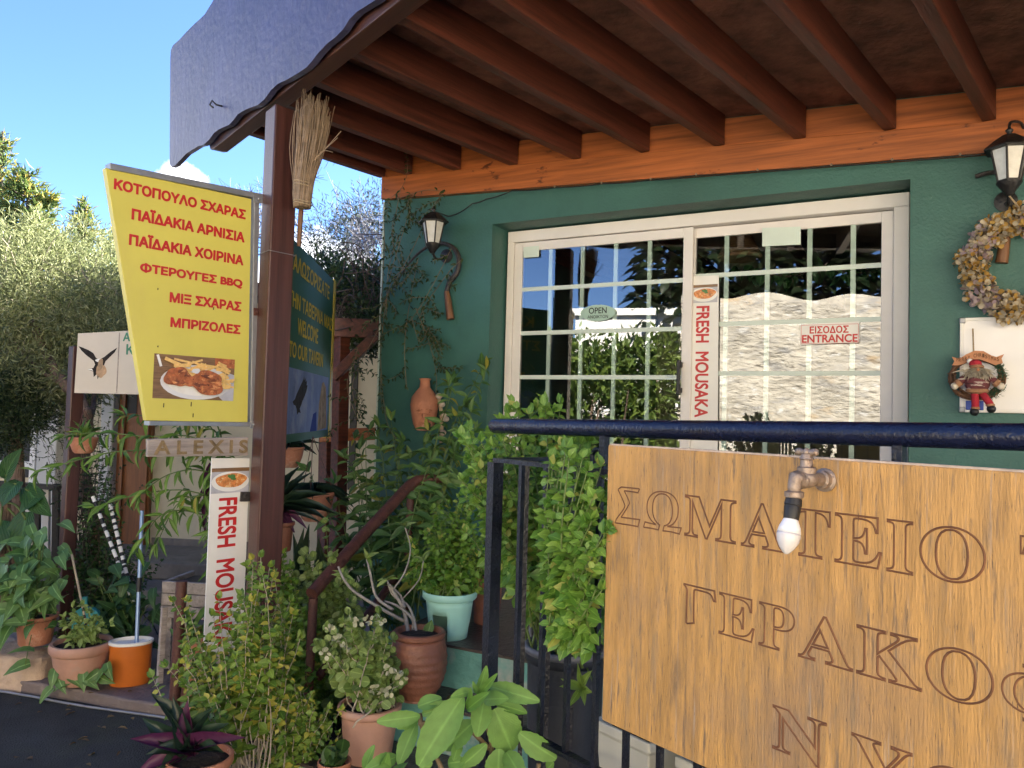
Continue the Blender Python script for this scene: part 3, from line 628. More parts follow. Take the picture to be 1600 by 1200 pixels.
mo = mousaka(SIGN, 'white vertical banner with red lettering and dish picture beside the post', [(331, 716), (390, 716), (379, 1020), (318, 1020)], -.02, (342, 371), (778.5, 1013), ((331, 732), (388, 768)), SIGN.at(350, 1018, -.02))
mb = MB(); a, b = SIGN.at(376, 776, -.01), SIGN.at(398, 776, -.01); mb.bar(a, b, .012, .045); mb.ball(a+(b-a)*.25, .009, 8, 6); mb.ball(a+(b-a)*.75, .009, 8, 6); mb.build('hinge', M['iron_old'], mo)
mousaka(DOOR, 'white vertical banner with red lettering stuck to the sliding door glass', [(1079, 432), (1123, 430), (1121, 720), (1079, 720)], -.041, (1088, 1109), (478.5, 652), ((1080, 446), (1121, 472)), DOOR.at(1100, 718, -.04))
# small signs on the glass
en = thing('entrance_sign', 'small white sign with red bilingual entrance lettering on the right glass', 'sign', DOOR.at(1296, 537, -.04))
mb = MB(); mb.prism(quadw(DOOR, [(1250, 507), (1343, 502), (1343, 535), (1250, 539)], -.038), -DOOR.n*.004)
mb.build('panel', M['white'], en)
def dtext(t, xl, xr, yb, yt, off, mt, par, bold=.02, dots=1):
    s0, z0_ = DOOR.uv(xl, yb, off); s1, _ = DOOR.uv(xr, yb, off); _, z1_ = DOOR.uv(xl, yt, off); text(t, 'lettering', DOOR, s0, s1, z0_, z1_, off+.001, mt, par, bold, dots=dots)
dtext('ΕΙΣΟΔΟΣ', 1265, 1326, 521.5, 510, -.038, M['red'], en, .03); dtext('ENTRANCE', 1253, 1340, 536, 523.5, -.038, M['red'], en, .03)
mb = MB(); (s0, z1_), (s1, z0_) = DOOR.uv(1252, 508.5, -.0378), DOOR.uv(1341, 535.5, -.0378)
for a, b in (((s0, z0_), (s1, z0_)), ((s1, z0_), (s1, z1_)), ((s1, z1_), (s0, z1_)), ((s0, z1_), (s0, z0_))): mb.tube([DOOR.w(*a, -.0378), DOOR.w(*b, -.0378)], .0012, 4)
mb.build('border', M['red'], en)
op = thing('open_sign', 'pale oval open sign stuck on the left glass panel', 'sign', DOOR.at(934, 502, 0))
s_, z_ = DOOR.uv(934, 489, -.006); s2 = ds(961, 489); z2 = dz(934, 476)
M['oval'] = mat('pale_green_oval', (.36, .52, .44), .4, .05)
mb = MB(); mb.prism([DOOR.w(s_+(s2-s_)*math.cos(a), z_+(z2-z_)*math.sin(a), -.005) for a in (2*math.pi*i/40 for i in range(40))], -DOOR.n*.003); mb.build('panel', M['oval'], op)
dtext('OPEN', 920, 948, 490.5, 481, -.005, M['black'], op, .015); dtext('ΑΝΟΙΚΤΟΝ', 918, 950, 498, 493, -.005, M['black'], op, .01)
# welcome board
we = thing('welcome_board', 'dark green welcome board with gold lettering and eagle picture behind the post', 'sign', WELC.at(520, 680))
(sR, zT), (_, zB) = WELC.uv(524, 441), WELC.uv(516, 681)
mb = MB(); mb.fbox(WELC, WELC.uv(441, 400)[0], sR, zB, zT, -.03, 0); mb.build('panel', M['dark_green'], we)
M['gold_edge'] = mat('yellow_edge', (.42, .34, .03), .5, .2)
mb = MB(); mb.fbox(WELC, sR-.06, sR+.012, zB-.01, zT+.01, -.035, .004); mb.build('edge_strip', M['gold_edge'], we)
for t, xl, xr, yb, yt, xx in (('ΚΑΛΩΣΟΡΙΣΑΤΕ', 449, 514, 469, 447, 514), ('ΣΤΗΝ ΤΑΒΕΡΝΑ ΜΑΣ', 442, 518, 517.5, 498, 518), ('WELCOME', 463.5, 496, 538, 514, 496), ('TO OUR TAVERN', 450, 503.5, 574, 553, 503)):
    s0, s1 = WELC.uv(xl, yb)[0], WELC.uv(xr, yb)[0]; z0_, z1_ = WELC.uv(xx, yb)[1], WELC.uv(xx, yt)[1]; text(t, 'lettering', WELC, s0, s1, z0_, z1_, .002, M['gold'], we, .022)
s0 = WELC.uv(440, 640)[0]; s1, z1_ = WELC.uv(513, 590); _, z0_ = WELC.uv(513, 671)
M['ph_sky'] = mat('printed_sky', (.13, .17, .32), .7, .35, 4, spot=((.30, .33, .42), 3, .55, .2), spec=.1); M['ph_eagle'] = mat('printed_bird', (.03, .026, .026), .75, .4, 30, spec=.08); M['ph_rock'] = mat('printed_rock', (.28, .20, .13), .75, .4, 20, spec=.08); M['ph_blue'] = mat('printed_blue', (.02, .04, .22), .75, .2, spec=.08)
EAG = [(.02, .40), (.10, .46), (.16, .58), (.30, .78), (.40, .92), (.42, .99), (.45, .90), (.49, .97), (.50, .87), (.55, .92), (.54, .80), (.58, .80), (.54, .66), (.46, .52), (.40, .44), (.36, .36), (.30, .26), (.34, .16), (.26, .18), (.20, .12), (.18, .24), (.13, .32), (.06, .34)]
f = Flat(WELC, s0, s1, z0_, z1_, .002); f.poly([(0, 0), (1, 0), (1, 1), (0, 1)], M['ph_sky']); f.poly([(.56, 0), (.62, .3), (.70, .34), (.72, 0)], M['ph_blue'])
f.poly([(.74, .0), (.76, .5), (.82, .86), (.86, .9), (.93, .8), (.97, .3), (.98, .04)], M['ph_rock']); ue = [(WELC.uv(q, 640)[0]-s0)/(s1-s0) for q in (455, 479)]; f.poly([(ue[0]+(ue[1]-ue[0])*x/.6, .20+.72*y) for x, y in EAG], M['ph_eagle']); f.build('eagle_picture', we)
# cream sign with an eagle at the left
CS = Fr(P(160, 570, 4.6), (1, .06))
cs = thing('eagle_sign', 'cream signboard with a diving eagle hung before the fluffy tree', 'sign', CS.at(175, 615))
mb = MB(); mb.prism(quadw(CS, [(122, 521), (248, 514), (250, 617), (116, 614)], 0), -CS.n*.02)
M['cream_sign'] = mat('aged_cream_board', (.58, .52, .44), .55, .07, 3, spot=((.45, .33, .20), 3, .6, .2)); mb.build('panel', M['cream_sign'], cs)
EG2 = [(.0, .98), (.10, .95), (.26, .88), (.38, .80), (.46, .66), (.54, .62), (.66, .70), (.80, .84), (.98, .98), (.92, .84), (.80, .70), (.70, .58), (.66, .44), (.70, .36), (.66, .26), (.60, .10), (.57, .20), (.52, .06), (.50, .22), (.42, .12), (.40, .28), (.24, .34), (.40, .38), (.44, .48), (.40, .58), (.30, .66), (.20, .74), (.08, .86)]
(s0, z1_), (s1, z0_) = CS.uv(123, 540), CS.uv(182, 597)
f = Flat(CS, s0, s1, z0_, z1_, .001); f.poly(EG2, M['ph_eagle']); f.blob(.52, .60, .07, .05, M['white'], .1); f.poly([(.36, .36), (.24, .34), (.40, .30)], M['white'])
M['ph_tan'] = mat('printed_tan', (.40, .25, .14), .5, .4, 30); f.blob(.60, .30, .12, .2, M['ph_tan'], .1, 4); f.blob(.58, .5, .07, .14, M['ph_rock'], .1, 6); f.build('eagle_picture', cs)
mb = MB(); (s0, z1_), (s1, z0_) = CS.uv(186, 517, .001), CS.uv(187.5, 614, .001); mb.fbox(CS, s0, s0+.006, z0_, z1_-.01, 0, .001); mb.build('fold_line', M['grey_wood'], cs)
M['ph_green'] = mat('green_letter', (.03, .20, .12), .5)
for t, xl, xr, yb, yt in (('Α', 192, 204, 533, 520), ('Κ', 197, 210, 554, 538)):
    s0, z0_ = CS.uv(xl, yb); s1, z1_ = CS.uv(xr, yt); text(t, 'lettering', CS, s0, s1, z0_, z1_, .001, M['ph_green'], cs, .03)
# carved plywood board on the railing
BOF = .055
cb = thing('carved_board', 'large weathered plywood board with carved Greek lettering on the railing', 'sign', FRONT.at(945, 1126, BOF))
s0, zt_ = FRONT.uv(950, 695, BOF); zb_ = FRONT.uv(942, 1126, BOF)[1]
mb = MB(); mb.fbox(FRONT, s0, s0+1.75, zb_, zt_, BOF-.02, BOF); mb.build('panel', M['board'], cb, bevel=.003)
M['ply_edge'] = mat('bleached_edge', (.45, .36, .29), .8, .3, 30)
mb = MB(); mb.fbox(FRONT, s0+.003, s0+1.747, zt_-.001, zt_+.003, BOF-.018, BOF-.002); mb.build('top_edge', M['ply_edge'], cb)
def carve(t, xl, xr, yb, yt, xb, o=.018):
    s0, s1 = FRONT.uv(xl, yb, BOF)[0], FRONT.uv(xr, yb, BOF)[0]; z0_, z1_ = FRONT.uv(xb, yb, BOF)[1], FRONT.uv(xb, yt, BOF)[1]
    text(t, 'carving', FRONT, s0, s1, z0_, z1_, BOF-.0006, M['groove'], cb, 0, outline=o)
LAT = dict(zip('ΜΑΤΕΙΟΡΚΝΥ', '𝐌𝐀𝐓𝐄𝐈𝐎𝐏𝐊𝐍𝐘')); LAT.update({'Σ': '𝚺', 'Ω': '𝛀', 'Γ': '𝚪', 'Φ': '𝚽'})
K = FRONT
def letters(t, edges, yb, yt, xb):                   # each letter between its own two edges
    z0_, z1_ = FRONT.uv(xb, yb, BOF)[1], FRONT.uv(xb, yt, BOF)[1]
    for ch, (xl, xr) in zip(t, edges):
        s0, s1 = FRONT.uv(xl, 900, BOF)[0], FRONT.uv(xr, 900, BOF)[0]; text(LAT[ch], 'carving', FRONT, s0, s1, z0_, z1_, BOF-.0006, M['groove'], cb, 0, outline=.024)
X8 = lambda *v: [(940+a/2.142, 940+b/2.142) for a, b in v]
letters('ΣΩΜΑΤΕΙΟΤ', X8((38, 128), (134, 268), (272, 450), (462, 612), (630, 768), (776, 942), (950, 1046), (1060, 1290), (1396, 1590)), 820, 758, 968)
letters('ΓΕΡΑΚΟΦ', X8((272, 388), (392, 518), (526, 652), (658, 848), (852, 1078), (1082, 1318), (1334, 1600)), 975, 910, 1068)
letters('ΝΥΟ', X8((576, 762), (838, 1048), (1072, 1300)), 1173, 1100, 1210)
# tap with a bulb
tp_ = FRONT.at(1290, 750, BOF)
ta = thing('brass_tap', 'weathered brass garden tap fixed to the carved board', 'tap', tp_)
n = FRONT.n; spout = FRONT.at(1241, 775, BOF+.10); TX = FRONT.at(1260, 748, BOF+.07); mb = MB()
mb.lathe(tp_, [(.021, -.001), (.021, .005), (.016, .007), (.016, .020), (.012, .022), (.012, .045)], 20, ax=TX-tp_)
mb.tube(poly([tp_+(TX-tp_)*.4, TX, TX+(spout-TX)*.45+Z*.010, spout+Z*.026+(TX-spout)*.12, spout+Z*.012, spout], 5), [.0115]*5+[.015]*6+[.0135]*5+[.0115]*5+[.010]*5, 14)
mb.ball(TX, .019, 14, 9, (1, 1, .85)); mb.lathe(TX, [(.013, .0), (.0155, .013), (.0155, .019), (.0115, .021), (.010, .032), (.0125, .034), (.009, .042), (.004, .044)], 18)
mb.lathe(spout, [(.0105, .009), (.016, .007), (.016, -.001), (.0125, -.004)], 18); mb.build('body', M['brass'], ta, smooth='auto')
hd = TX+Z*.046; mb = MB(); u = FRONT.x
mb.tube([hd-u*.020, hd-u*.015, hd-u*.004, hd+u*.004, hd+u*.015, hd+u*.020], [.0055, .007, .0045, .0045, .007, .0055], 10); mb.ball(hd, .007, 10, 7); mb.build('handle', M['brass'], ta, smooth=True)
ax = (FRONT.at(1228, 866, BOF+.125)-spout).normalized(); Lb = (FRONT.at(1228, 866, BOF+.125)-spout).length
bu = thing('light_bulb', 'white candle light bulb in black socket hanging from the brass tap', 'light bulb', spout)
k = Lb/.125
mb = MB(); mb.lathe(spout, [(.008*k, .0), (.017*k, .006*k), (.0185*k, .02*k), (.017*k, .022*k), (.0175*k, .024*k), (.016*k, .05*k), (.012*k, .051*k)], 24, ax=ax); mb.build('socket', M['black'], bu, smooth='auto')
M['bulb_base'] = mat('white_bulb_base', (.78, .78, .80), .35, .02); M['bulb_glass'] = mat('frosted_bulb', (.62, .60, .60), .25, .05)
mb = MB(); mb.lathe(spout, [(.014*k, .049*k), (.0155*k, .052*k), (.0215*k, .066*k), (.0245*k, .080*k)], 28, ax=ax); mb.build('bulb_base', M['bulb_base'], bu, smooth=True)
mb = MB(); mb.lathe(spout, [(.0245*k, .0802*k), (.025*k, .086*k), (.0225*k, .098*k), (.016*k, .111*k), (.008*k, .121*k), (.003*k, .1245*k), (.0001, .125*k)], 28, ax=ax); mb.build('bulb', M['bulb_glass'], bu, smooth=True)
# ================================================================== RAILING
ra = thing('balcony_railing', 'black iron railing with thick round top rail in front of the terrace', 'railing', FRONT.w(sr, Z1))
(sa, zl_), (sb, zr_) = FRONT.uv(774, 665.5), FRONT.uv(1600, 683)
def rz(s): return zl_+(zr_-zl_)*(s-sa)/(sb-sa)
RR = .0215
mb = MB(); se_ = sb+1.3
mb.tube([FRONT.w(sa-.012, rz(sa)), FRONT.w(sa-.008, rz(sa)), FRONT.w(sa, rz(sa))]+[FRONT.w(sa+(se_-sa)*i/12, rz(sa+(se_-sa)*i/12)) for i in range(1, 13)], [RR*.6, RR*.9]+[RR]*13, 20); mb.build('top_rail', M['navy_rail'], ra, smooth='auto')
(s1a, z1a), (s1b, z1b) = FRONT.uv(775, 720), FRONT.uv(948, 735); zbar = (z1a+z1b)/2
zbot = FRONT.uv(850, 1160)[1]
mb = MB(); mb.fbox(FRONT, s1a, se_, zbar-.006, zbar+.006, -.012, .012); mb.build('upper_bar', M['black_iron'], ra)
mb = MB(); mb.fbox(FRONT, s1a+.05, se_, zbot-.006, zbot+.006, -.012, .012); mb.build('lower_bar', M['black_iron'], ra)
mb = MB(); mb.fbox(FRONT, sr-.060, sr-.030, Z1-.25, zbar-.0065, -.018, .018); mb.build('corner_post', M['black_iron'], ra)
bs = [fs(811, 900), fs(850, 900), fs(890, 900), fs(935, 900)]; stp = (bs[3]-bs[0])/3
for k in range(4, 30):
    if bs[0]+stp*k < se_: bs.append(bs[0]+stp*k)
for s in bs:
    mb = MB(); mb.fbox(FRONT, s-.0065, s+.0065, zbot+.0062, zbar-.0062, -.0065, .0065); mb.build('baluster', M['black_iron'], ra)
for k in range(1, 5):                                # the return towards the house
    q = FRONT.w(sr-.045, 0, -.02-.1*k); mb = MB(); mb.bar(V((q.x, q.y, Z1)), V((q.x, q.y, zbar-.007)), .013, .013, up=V((1, 0, 0))); mb.build('baluster', M['black_iron'], ra)
mb = MB(); a, b = FRONT.w(sr-.045, zbar, -.019), FRONT.w(sr-.045, zbar, -.46); mb.bar(a, b, .024, .012); mb.build('return_bar', M['black_iron'], ra)
def ring(c, r, a0, a1, n=16, tube=.005):
    return [FRONT.w(c[0]+r*math.cos(a0+(a1-a0)*i/n), c[1]+r*math.sin(a0+(a1-a0)*i/n)*.9) for i in range(n+1)]
gap = rz(sa)-RR-zbar
for px_ in (1020, 1072, 1225, 1405, 1530, 1700):
    c = (fs(px_, 700), zbar+.006); mb = MB(); mb.tube(ring(c, min(.055, gap*.72), -.2, math.pi+.2), .0055, 7); mb.build('scroll', M['black_iron'], ra, smooth=True)
c = (fs(933, 712), zbar+.03); mb = MB()
mb.tube([FRONT.w(c[0]+.028*(1-t*.7)*math.cos(-1.5+t*8.5), c[1]+.03*(1-t*.7)*math.sin(-1.5+t*8.5)) for t in (i/26 for i in range(27))], .006, 7); mb.build('scroll', M['black_iron'], ra, smooth=True)
for px_ in (944, 1405, 1800):
    s = fs(px_, 700); mb = MB(); mb.fbox(FRONT, s-.009, s+.009, zbar+.0062, rz(s)-RR*.7, -.009, .009); mb.build('strut', M['black_iron'], ra)
# ================================================================== rusty stair handrail
ha = thing('stair_handrail', 'rusty brown pipe handrail rising along the steps', 'handrail', P(486, 1130, 3.6))
h = [P(487, 928, 3.55), P(560, 845, 3.9), P(640, 758, 4.3), P(652, 751, 4.35), P(690, 747, 4.42)]
mb = MB(); mb.tube(h, .030, 16); mb.build('rail', M['rust_iron'], ha, smooth='auto')
mb = MB(); mb.tube([P(497, 1058, 3.6), P(560, 980, 3.9), P(625, 893, 4.28)], .022, 12); mb.build('lower_rail', M['rust_iron'], ha, smooth='auto')
for a, b in ((h[0], P(484, 1135, 3.55)), (h[2], P(634, 960, 4.3))):
    mb = MB(); q = V((a.x, a.y, b.z)); mb.tube([q, a+RD*0.01-Z*.02], .021, 12); mb.build('post', M['rust_iron'], ha, smooth='auto')
# ================================================================== ACROSS THE STREET (seen mirrored in the glass, and surfaces added to bounce sunlight into the porch)
M['rock'] = mat('pale_rock_face', (.50, .46, .38), .9, .25, 4, 1., 7, st=(1, 1, 2.2), bd=.07, spot=[((.32, .31, .29), 2.5, .52, .15, (1, 1, 2.6)), ((.46, .35, .22), 1.3, .60, .1, (1, 1, 2.5)), ((.20, .18, .15), 4, .60, .05, (1, 1, 3.0)), ((.62, .61, .57), 4, .58, .06, (1, 1, 2))])
M['pale_paving'] = mat('pale_bounce_paving', (.50, .42, .32), .85, .2, 4, .2, 50)
mb = MB(); mb.add([(-16, 5.5, .004), (-6.2, 3.6, .004), (-4.2, 2.2, .004), (-3.2, -1.6, .004), (14, -3.4, .004), (20, -22, .004), (-22, -22, .004)], [(6, 5, 4, 3, 2, 1, 0)]); mb.build('bounce_pavement', M['pale_paving'], kind='structure')  # out-of-view pale ground, added to throw warm light into the porch
ra_, rb_ = V((-5.3, -2.0, 0)), V((5.0, -9.2, 0)); dd = (rb_-ra_); nn_ = V((-dd.y, dd.x, 0)).normalized()
NX, NZ = 70, 22; mb = MB(); vs = []
for i in range(NX+1):
    t = i/NX; hh = 3.70+.05*math.sin(t*23)+.06*math.sin(t*61+1)
    for j in range(NZ+1):
        z = hh*j/NZ; w = .04*math.sin(t*40+j*.9)+.03*math.sin(t*95-j*1.7)+random.uniform(-.03, .03)-.25*z/3.7
        vs.append(ra_+dd*t+nn_*w+Z*z)
    vs.append(ra_+dd*t-nn_*1.2+Z*(hh-.1))
mb.add(vs, [(i*(NZ+2)+j, (i+1)*(NZ+2)+j, (i+1)*(NZ+2)+j+1, i*(NZ+2)+j+1) for i in range(NX) for j in range(NZ+1)])
mb.build('rock_wall', M['rock'], smooth=True, label='pale layered rock retaining wall mirrored in the right glass panel', cat='wall')
M['pine'] = leafmat('dark_pine_needle', (.012, .022, .010), (.03, .05, .02), vein=0)
_sp = []; tw = thing('sky_screen_trees', 'added screen of dark trees above the rock wall darkening the right glass reflection', 'trees', (-2.5, -9.5, 0)); mb = MB()  # trees added to keep bright sky out of the right pane's reflection
for i in range(16):
    t_ = i/15; b_ = V((-9.5, -6.0, 0)).lerp(V((6, -14.5, 0)), t_); h_ = random.uniform(6.5, 8.5); mb.tube([b_, b_+Z*h_], [.2, .04], 6)
    for k in range(900):
        u = random.random(); a = random.uniform(0, 6.28); r = (1-u)**.7*1.6*random.random()**.5+.05; c_ = b_+V((r*math.cos(a), r*math.sin(a), 1.2+(h_-1.2)*u)); _sp.append((c_, V((math.cos(a), math.sin(a), .1))+rv(.4), Z+rv(.4), random.uniform(.35, .6), random.uniform(.2, .34)))
mb.build('trunks', M['dark_twig'], tw); leaves('needles', _sp, T_OV, M['pine'], tw)
def block(name, label, cx, cy, w, d, h, rz, mt, roofm, win):
    t = thing(name, label, 'building', (cx, cy, 0)); fr = Fr((cx, cy), (math.cos(rz), math.sin(rz))); mb = MB(); mb.fbox(fr, -w/2, w/2, 0, h, -d, 0); mb.build('wall', mt, t)
    mb = MB(); mb.fbox(fr, -w/2-.12, w/2+.12, h, h+.16, -d-.1, .12); mb.build('roof', roofm, t)
    for a in win:
        mb = MB(); mb.fbox(fr, a-.4, a+.4, h-1.6, h-.5, -.02, .02); f_ = mb.build('window', M['white'], t)
        mb = MB(); mb.add([fr.w(a-.33, h-1.53, .023), fr.w(a+.33, h-1.53, .023), fr.w(a+.33, h-.57, .023), fr.w(a-.33, h-.57, .023)], [(0, 1, 2, 3)]); mb.build('pane', M['black'], f_)
block('white_house', 'flat white house mirrored above the bushes in the left glass panel', -9.4, -4.6, 2.6, 3, 4.0, -.75, M['white'], M['white'], ())
M['ochre'] = mat('ochre_render', (.62, .50, .30), .8, .1, 2)
block('bounce_townhouse', 'tall pale townhouse across the street added to bounce light into the porch', 6.5, -10.2, 9, 6, 6.5, -.55+math.pi, M['ochre'], M['terra'], (-2.5, 0, 2.5))  # house added for the warm fill its sunlit front gives the porch
M['dark_boards'] = mat('dark_boards', (.030, .026, .022), .8, .3)
block('sky_block_shed', 'added dark shed blocking the sky mirrored at the left edge of the glass', -7.4, 1.9, 4.2, 2.5, 2.75, -.95+.2, M['dark_boards'], M['concrete'], (-.8,))  # added occluder: keeps the left pane's reflection dark
# ================================================================== CREAM HOUSE at the left
CH = Fr(P(300, 700, 7.0), (1, -.10))
def cs_(px, py=700, off=0): return CH.uv(px, py, off)[0]
def cz(px, py, off=0): return CH.uv(px, py, off)[1]
ch = thing('cream_house', 'low cream rendered house with brown wooden door behind the plants', 'house', CH.at(300, 880))
mb = MB(); mb.fbox(CH, cs_(-500), cs_(640), 0, 2.55, -3.5, 0); mb.build('wall', M['cream'], ch)
M['orange_door'] = mat('brown_orange_door', (.24, .085, .028), .42, .3, 6, .1, 30, st=(8, 8, .5)); M['pale_frame'] = mat('pale_grey_column', (.55, .54, .52), .6, .08)
mb = MB(); mb.fbox(CH, cs_(-500)-.1, cs_(640)+.1, 2.55, 2.68, -3.6, .35); mb.build('roof', M['dark_wood'], ch)
mb = MB(); mb.fbox(CH, cs_(188), cs_(241), .3, cz(210, 560), .0, .05); d_ = mb.build('door', M['orange_door'], ch, bevel=.005)
mb = MB(); mb.fbox(CH, cs_(201), cs_(216), cz(210, 646), cz(210, 612), .051, .056); mb.build('pane', M['black'], d_)
for a, b in ((195, 200), (232, 238)):
    mb = MB(); mb.fbox(CH, cs_(a), cs_(b), .3, cz(210, 560), .052, .075); mb.build('door_stile', M['orange_door'], d_)
mb = MB(); mb.fbox(CH, cs_(-60), cs_(58), .9, cz(30, 560), .0, .03); w_ = mb.build('window', M['black'], ch)
mb = MB(); mb.fbox(CH, cs_(58), cs_(66), .6, cz(30, 540), .0, .09); mb.fbox(CH, cs_(-62), cs_(57), cz(30, 728), cz(30, 720), .0, .08); mb.build('frame', M['white'], w_)
for a, b in ((72, 102), (168, 187)):
    mb = MB(); mb.fbox(CH, cs_(a), cs_(b), .1, 2.5, .0, .12); mb.build('column', M['pale_frame'], ch, bevel=.01)
mb = MB(); mb.fbox(CH, cs_(546), cs_(556), .9, 2.4, .0, .02); mb.build('slot_window', M['black'], ch)
for a, b, z, o1 in ((150, 420, .34, .75), (150, 420, .2, 1.1)):
    mb = MB(); mb.fbox(CH, cs_(a), cs_(b), -.1 if o1 > 1 else .2, z, .0, o1); mb.build('stone_step', M['slate'], ch, bevel=.015)
mb = MB(); mb.fbox(CH, cs_(245), cs_(420), .34, .40, .0, .02); mb.build('skirting', M['slate'], ch)
# posts and pergola
po = P(108, 800, 4.75); mb = MB(); q = V((po.x, po.y, 0)); mb.bar(q, q+Z*1.95, .075, .075, up=RD)
mb.build('timber_post', M['post_wood'], label='dark brown square timber post beside the left terracotta pots', cat='post', bevel=.006)
pg = thing('side_pergola', 'brown timber pergola frame with diagonal brace beside the green wall', 'pergola', P(533, 860, 5.6))
def pbar(name, a, b, w, h, D1=5.45, D2=None, mt='post_wood', up=Z):
    mb = MB(); mb.bar(P(*a, D1), P(*b, D2 or D1), w, h, up); mb.build(name, M[mt], pg, bevel=.005)
pbar('beam', (505, 512), (596, 515), .12, .135, 5.5, 5.5, 'dark_wood'); pbar('brace', (588, 524), (520, 590), .07, .07, 5.42, 5.42, 'dark_wood')
pbar('post', (534, 525), (526, 905), .085, .09, 5.5, 5.5, 'dark_wood', RD); pbar('lower_beam', (500, 681), (600, 677), .06, .09, 5.6, 5.6, 'orange_wood')
pbar('post', (512, 680), (508, 900), .10, .09, 5.7, 5.7, 'dark_wood', RD)
gf = thing('garden_fence', 'dark grey picket fence glimpsed behind the left plants', 'fence', P(60, 880, 5.7))
mb = MB(); mb.bar(P(-40, 752, 5.7), P(92, 762, 5.6), .05, .035); mb.build('rail', M['dark_metal'], gf)
for k in range(9):
    mb = MB(); x = -32+k*15; mb.bar(P(x, 756, 5.7), P(x-1, 890, 5.7), .045, .03, up=V((0, 1, 0))); mb.build('picket', M['pale_frame'] if k % 2 else M['dark_metal'], gf)
# ================================================================== POTS AND SMALL THINGS
def ell(px, py, D, hw): return P(px, py, D), hw*D/1200
def pot(parent, c, r, h, mt, prof, n=36, soil=True, name='pot', sx=1, sy=1, rot=0, ridges=0):
    # c: centre of the rim; prof: (radius share, height share from the rim downwards)
    pr = [(r*a, -h*b) for a, b in prof[::-1]]
    mb = MB(); mb.lathe(c, pr, n, sx, sy, rot=rot); o = mb.build(name, mt, parent, smooth='auto')
    if soil: mb = MB(); mb.lathe(c, [(r*.93, -.022-.02*r), (r*.5, -.012-.02*r), (.001, -.01-.02*r)], n, sx, sy, rot=rot); mb.build('soil', M['soil'], parent, smooth=True)
    return o
PR_STD = [(.90, .10), (.93, .0), (1, .0), (1.02, .015), (1.02, .10), (.98, .125), (.90, .14), (.84, .5), (.76, .95), (.73, .985), (.68, 1), (.001, 1)]
PR_ROLL = [(.88, .1), (.92, .0), (1, .01), (1.04, .05), (1.04, .10), (.99, .15), (.90, .17), (.86, .5), (.76, .96), (.72, 1), (.001, 1)]
def potted(label, px, py, D, hw, yb, mt, prof=PR_STD, cat='potted plant', name='potted_plant', zb=None, **kw):
    c = P(px, py, D); r = hw*D/1200; h = (yb-py)*D/1200 if zb is None else c.z-zb
    t = thing(name, label, cat, V((c.x, c.y, c.z-h))); pot(t, c, r, h, M[mt], prof, **kw); return t, c, r
# left row
st = thing('mop_bucket', 'orange oval mop bucket with white rim and blue mop standing on the pavement', 'bucket', P(205, 1055, 4.3))
c = P(205, 1004, 4.3); hw = .108; bz = .066
mb = MB(); mb.lathe(c, [(hw*.9, bz-c.z), (hw*.96, bz-c.z+.01), (hw, -.004), (hw*.95, -.004), (hw*.88, bz-c.z+.02)], 36, 1, .68, rot=.35); mb.build('body', M['orange_plastic'], st, smooth='auto')
mb = MB(); mb.lathe(c, [(hw*1.0, -.004), (hw*1.05, 0), (hw*1.05, .014), (hw*.95, .016), (hw*.93, -.006)], 36, 1, .68, rot=.35); mb.build('rim', M['white'], st, smooth='auto')
mb = MB(); mb.lathe(c-V((.035, .01, .004)), [(.05, 0), (.05, .006), (.001, .006)], 24, 1, .8); mb.build('wringer', M['white'], st, smooth='auto')
mb = MB(); mb.tube([P(213, 1012, 4.31), P(222, 798, 4.45)], .011, 10)
M['blue_pole'] = mat('blue_grey_pole', (.22, .32, .52), .32, .1, metal=.3); mp = mb.build('mop_pole', M['blue_pole'], st, smooth='auto')
mb = MB(); mb.tube([P(216.5, 925, 4.36), P(217.6, 903, 4.38)], .0145, 10); mb.build('grip', M['black'], mp, smooth='auto')
def cane(name, label, a, b, D1, D2, r, mt, bands=None):
    t = thing(name, label, name.split('_')[-1], P(*b, D2)); p, q = P(*a, D1), P(*b, D2)
    mb = MB(); mb.tube([p, q], r, 8); mb.build('shaft', M[mt], t, smooth='auto')
    if bands:
        mb = MB()
        for u in bands: mb.tube([p.lerp(q, u), p.lerp(q, u+random.uniform(.02, .05))], r*1.06, 8)
        mb.build('dark_bands', M['black'], t, smooth='auto')
bn = [.04+.085*k+random.uniform(-.015, .015) for k in range(11)]
cane('striped_stick', 'black and white striped stick leaning furthest left among the plants', (145, 776), (211, 948), 4.75, 4.6, .011, 'white', bn)
cane('striped_stick', 'black and white striped stick leaning closest to the mop pole', (172, 788), (203, 920), 4.8, 4.65, .012, 'white', [u+.02 for u in bn])
cane('thin_cane', 'thin bamboo cane stuck in the round pink pot by the kerb', (112, 866), (140, 1002), 4.3, 4.28, .006, 'pale_twig', [.55, .62, .7, .78, .86])
dp = thing('dustpan', 'teal plastic dustpan standing behind the round pink pot', 'dustpan', P(132, 1000, 4.5)); M['teal_plastic'] = mat('teal_plastic', (.03, .28, .30), .4, .1)
DP = Fr(P(132, 970, 4.5), (1, .1)); dpx = [(111, 990), (111, 968), (116, 956), (126, 950), (142, 950), (152, 956), (156, 968), (156, 992)]
mb = MB(); mb.prism([DP.at(*q) for q in dpx], -DP.n*.04); mb.build('pan', M['teal_plastic'], dp, bevel=.006); mb = MB(); mb.bar(DP.at(133, 951), DP.at(133, 932), .028, .02, up=DP.n); mb.build('handle', M['teal_plastic'], dp, bevel=.005)
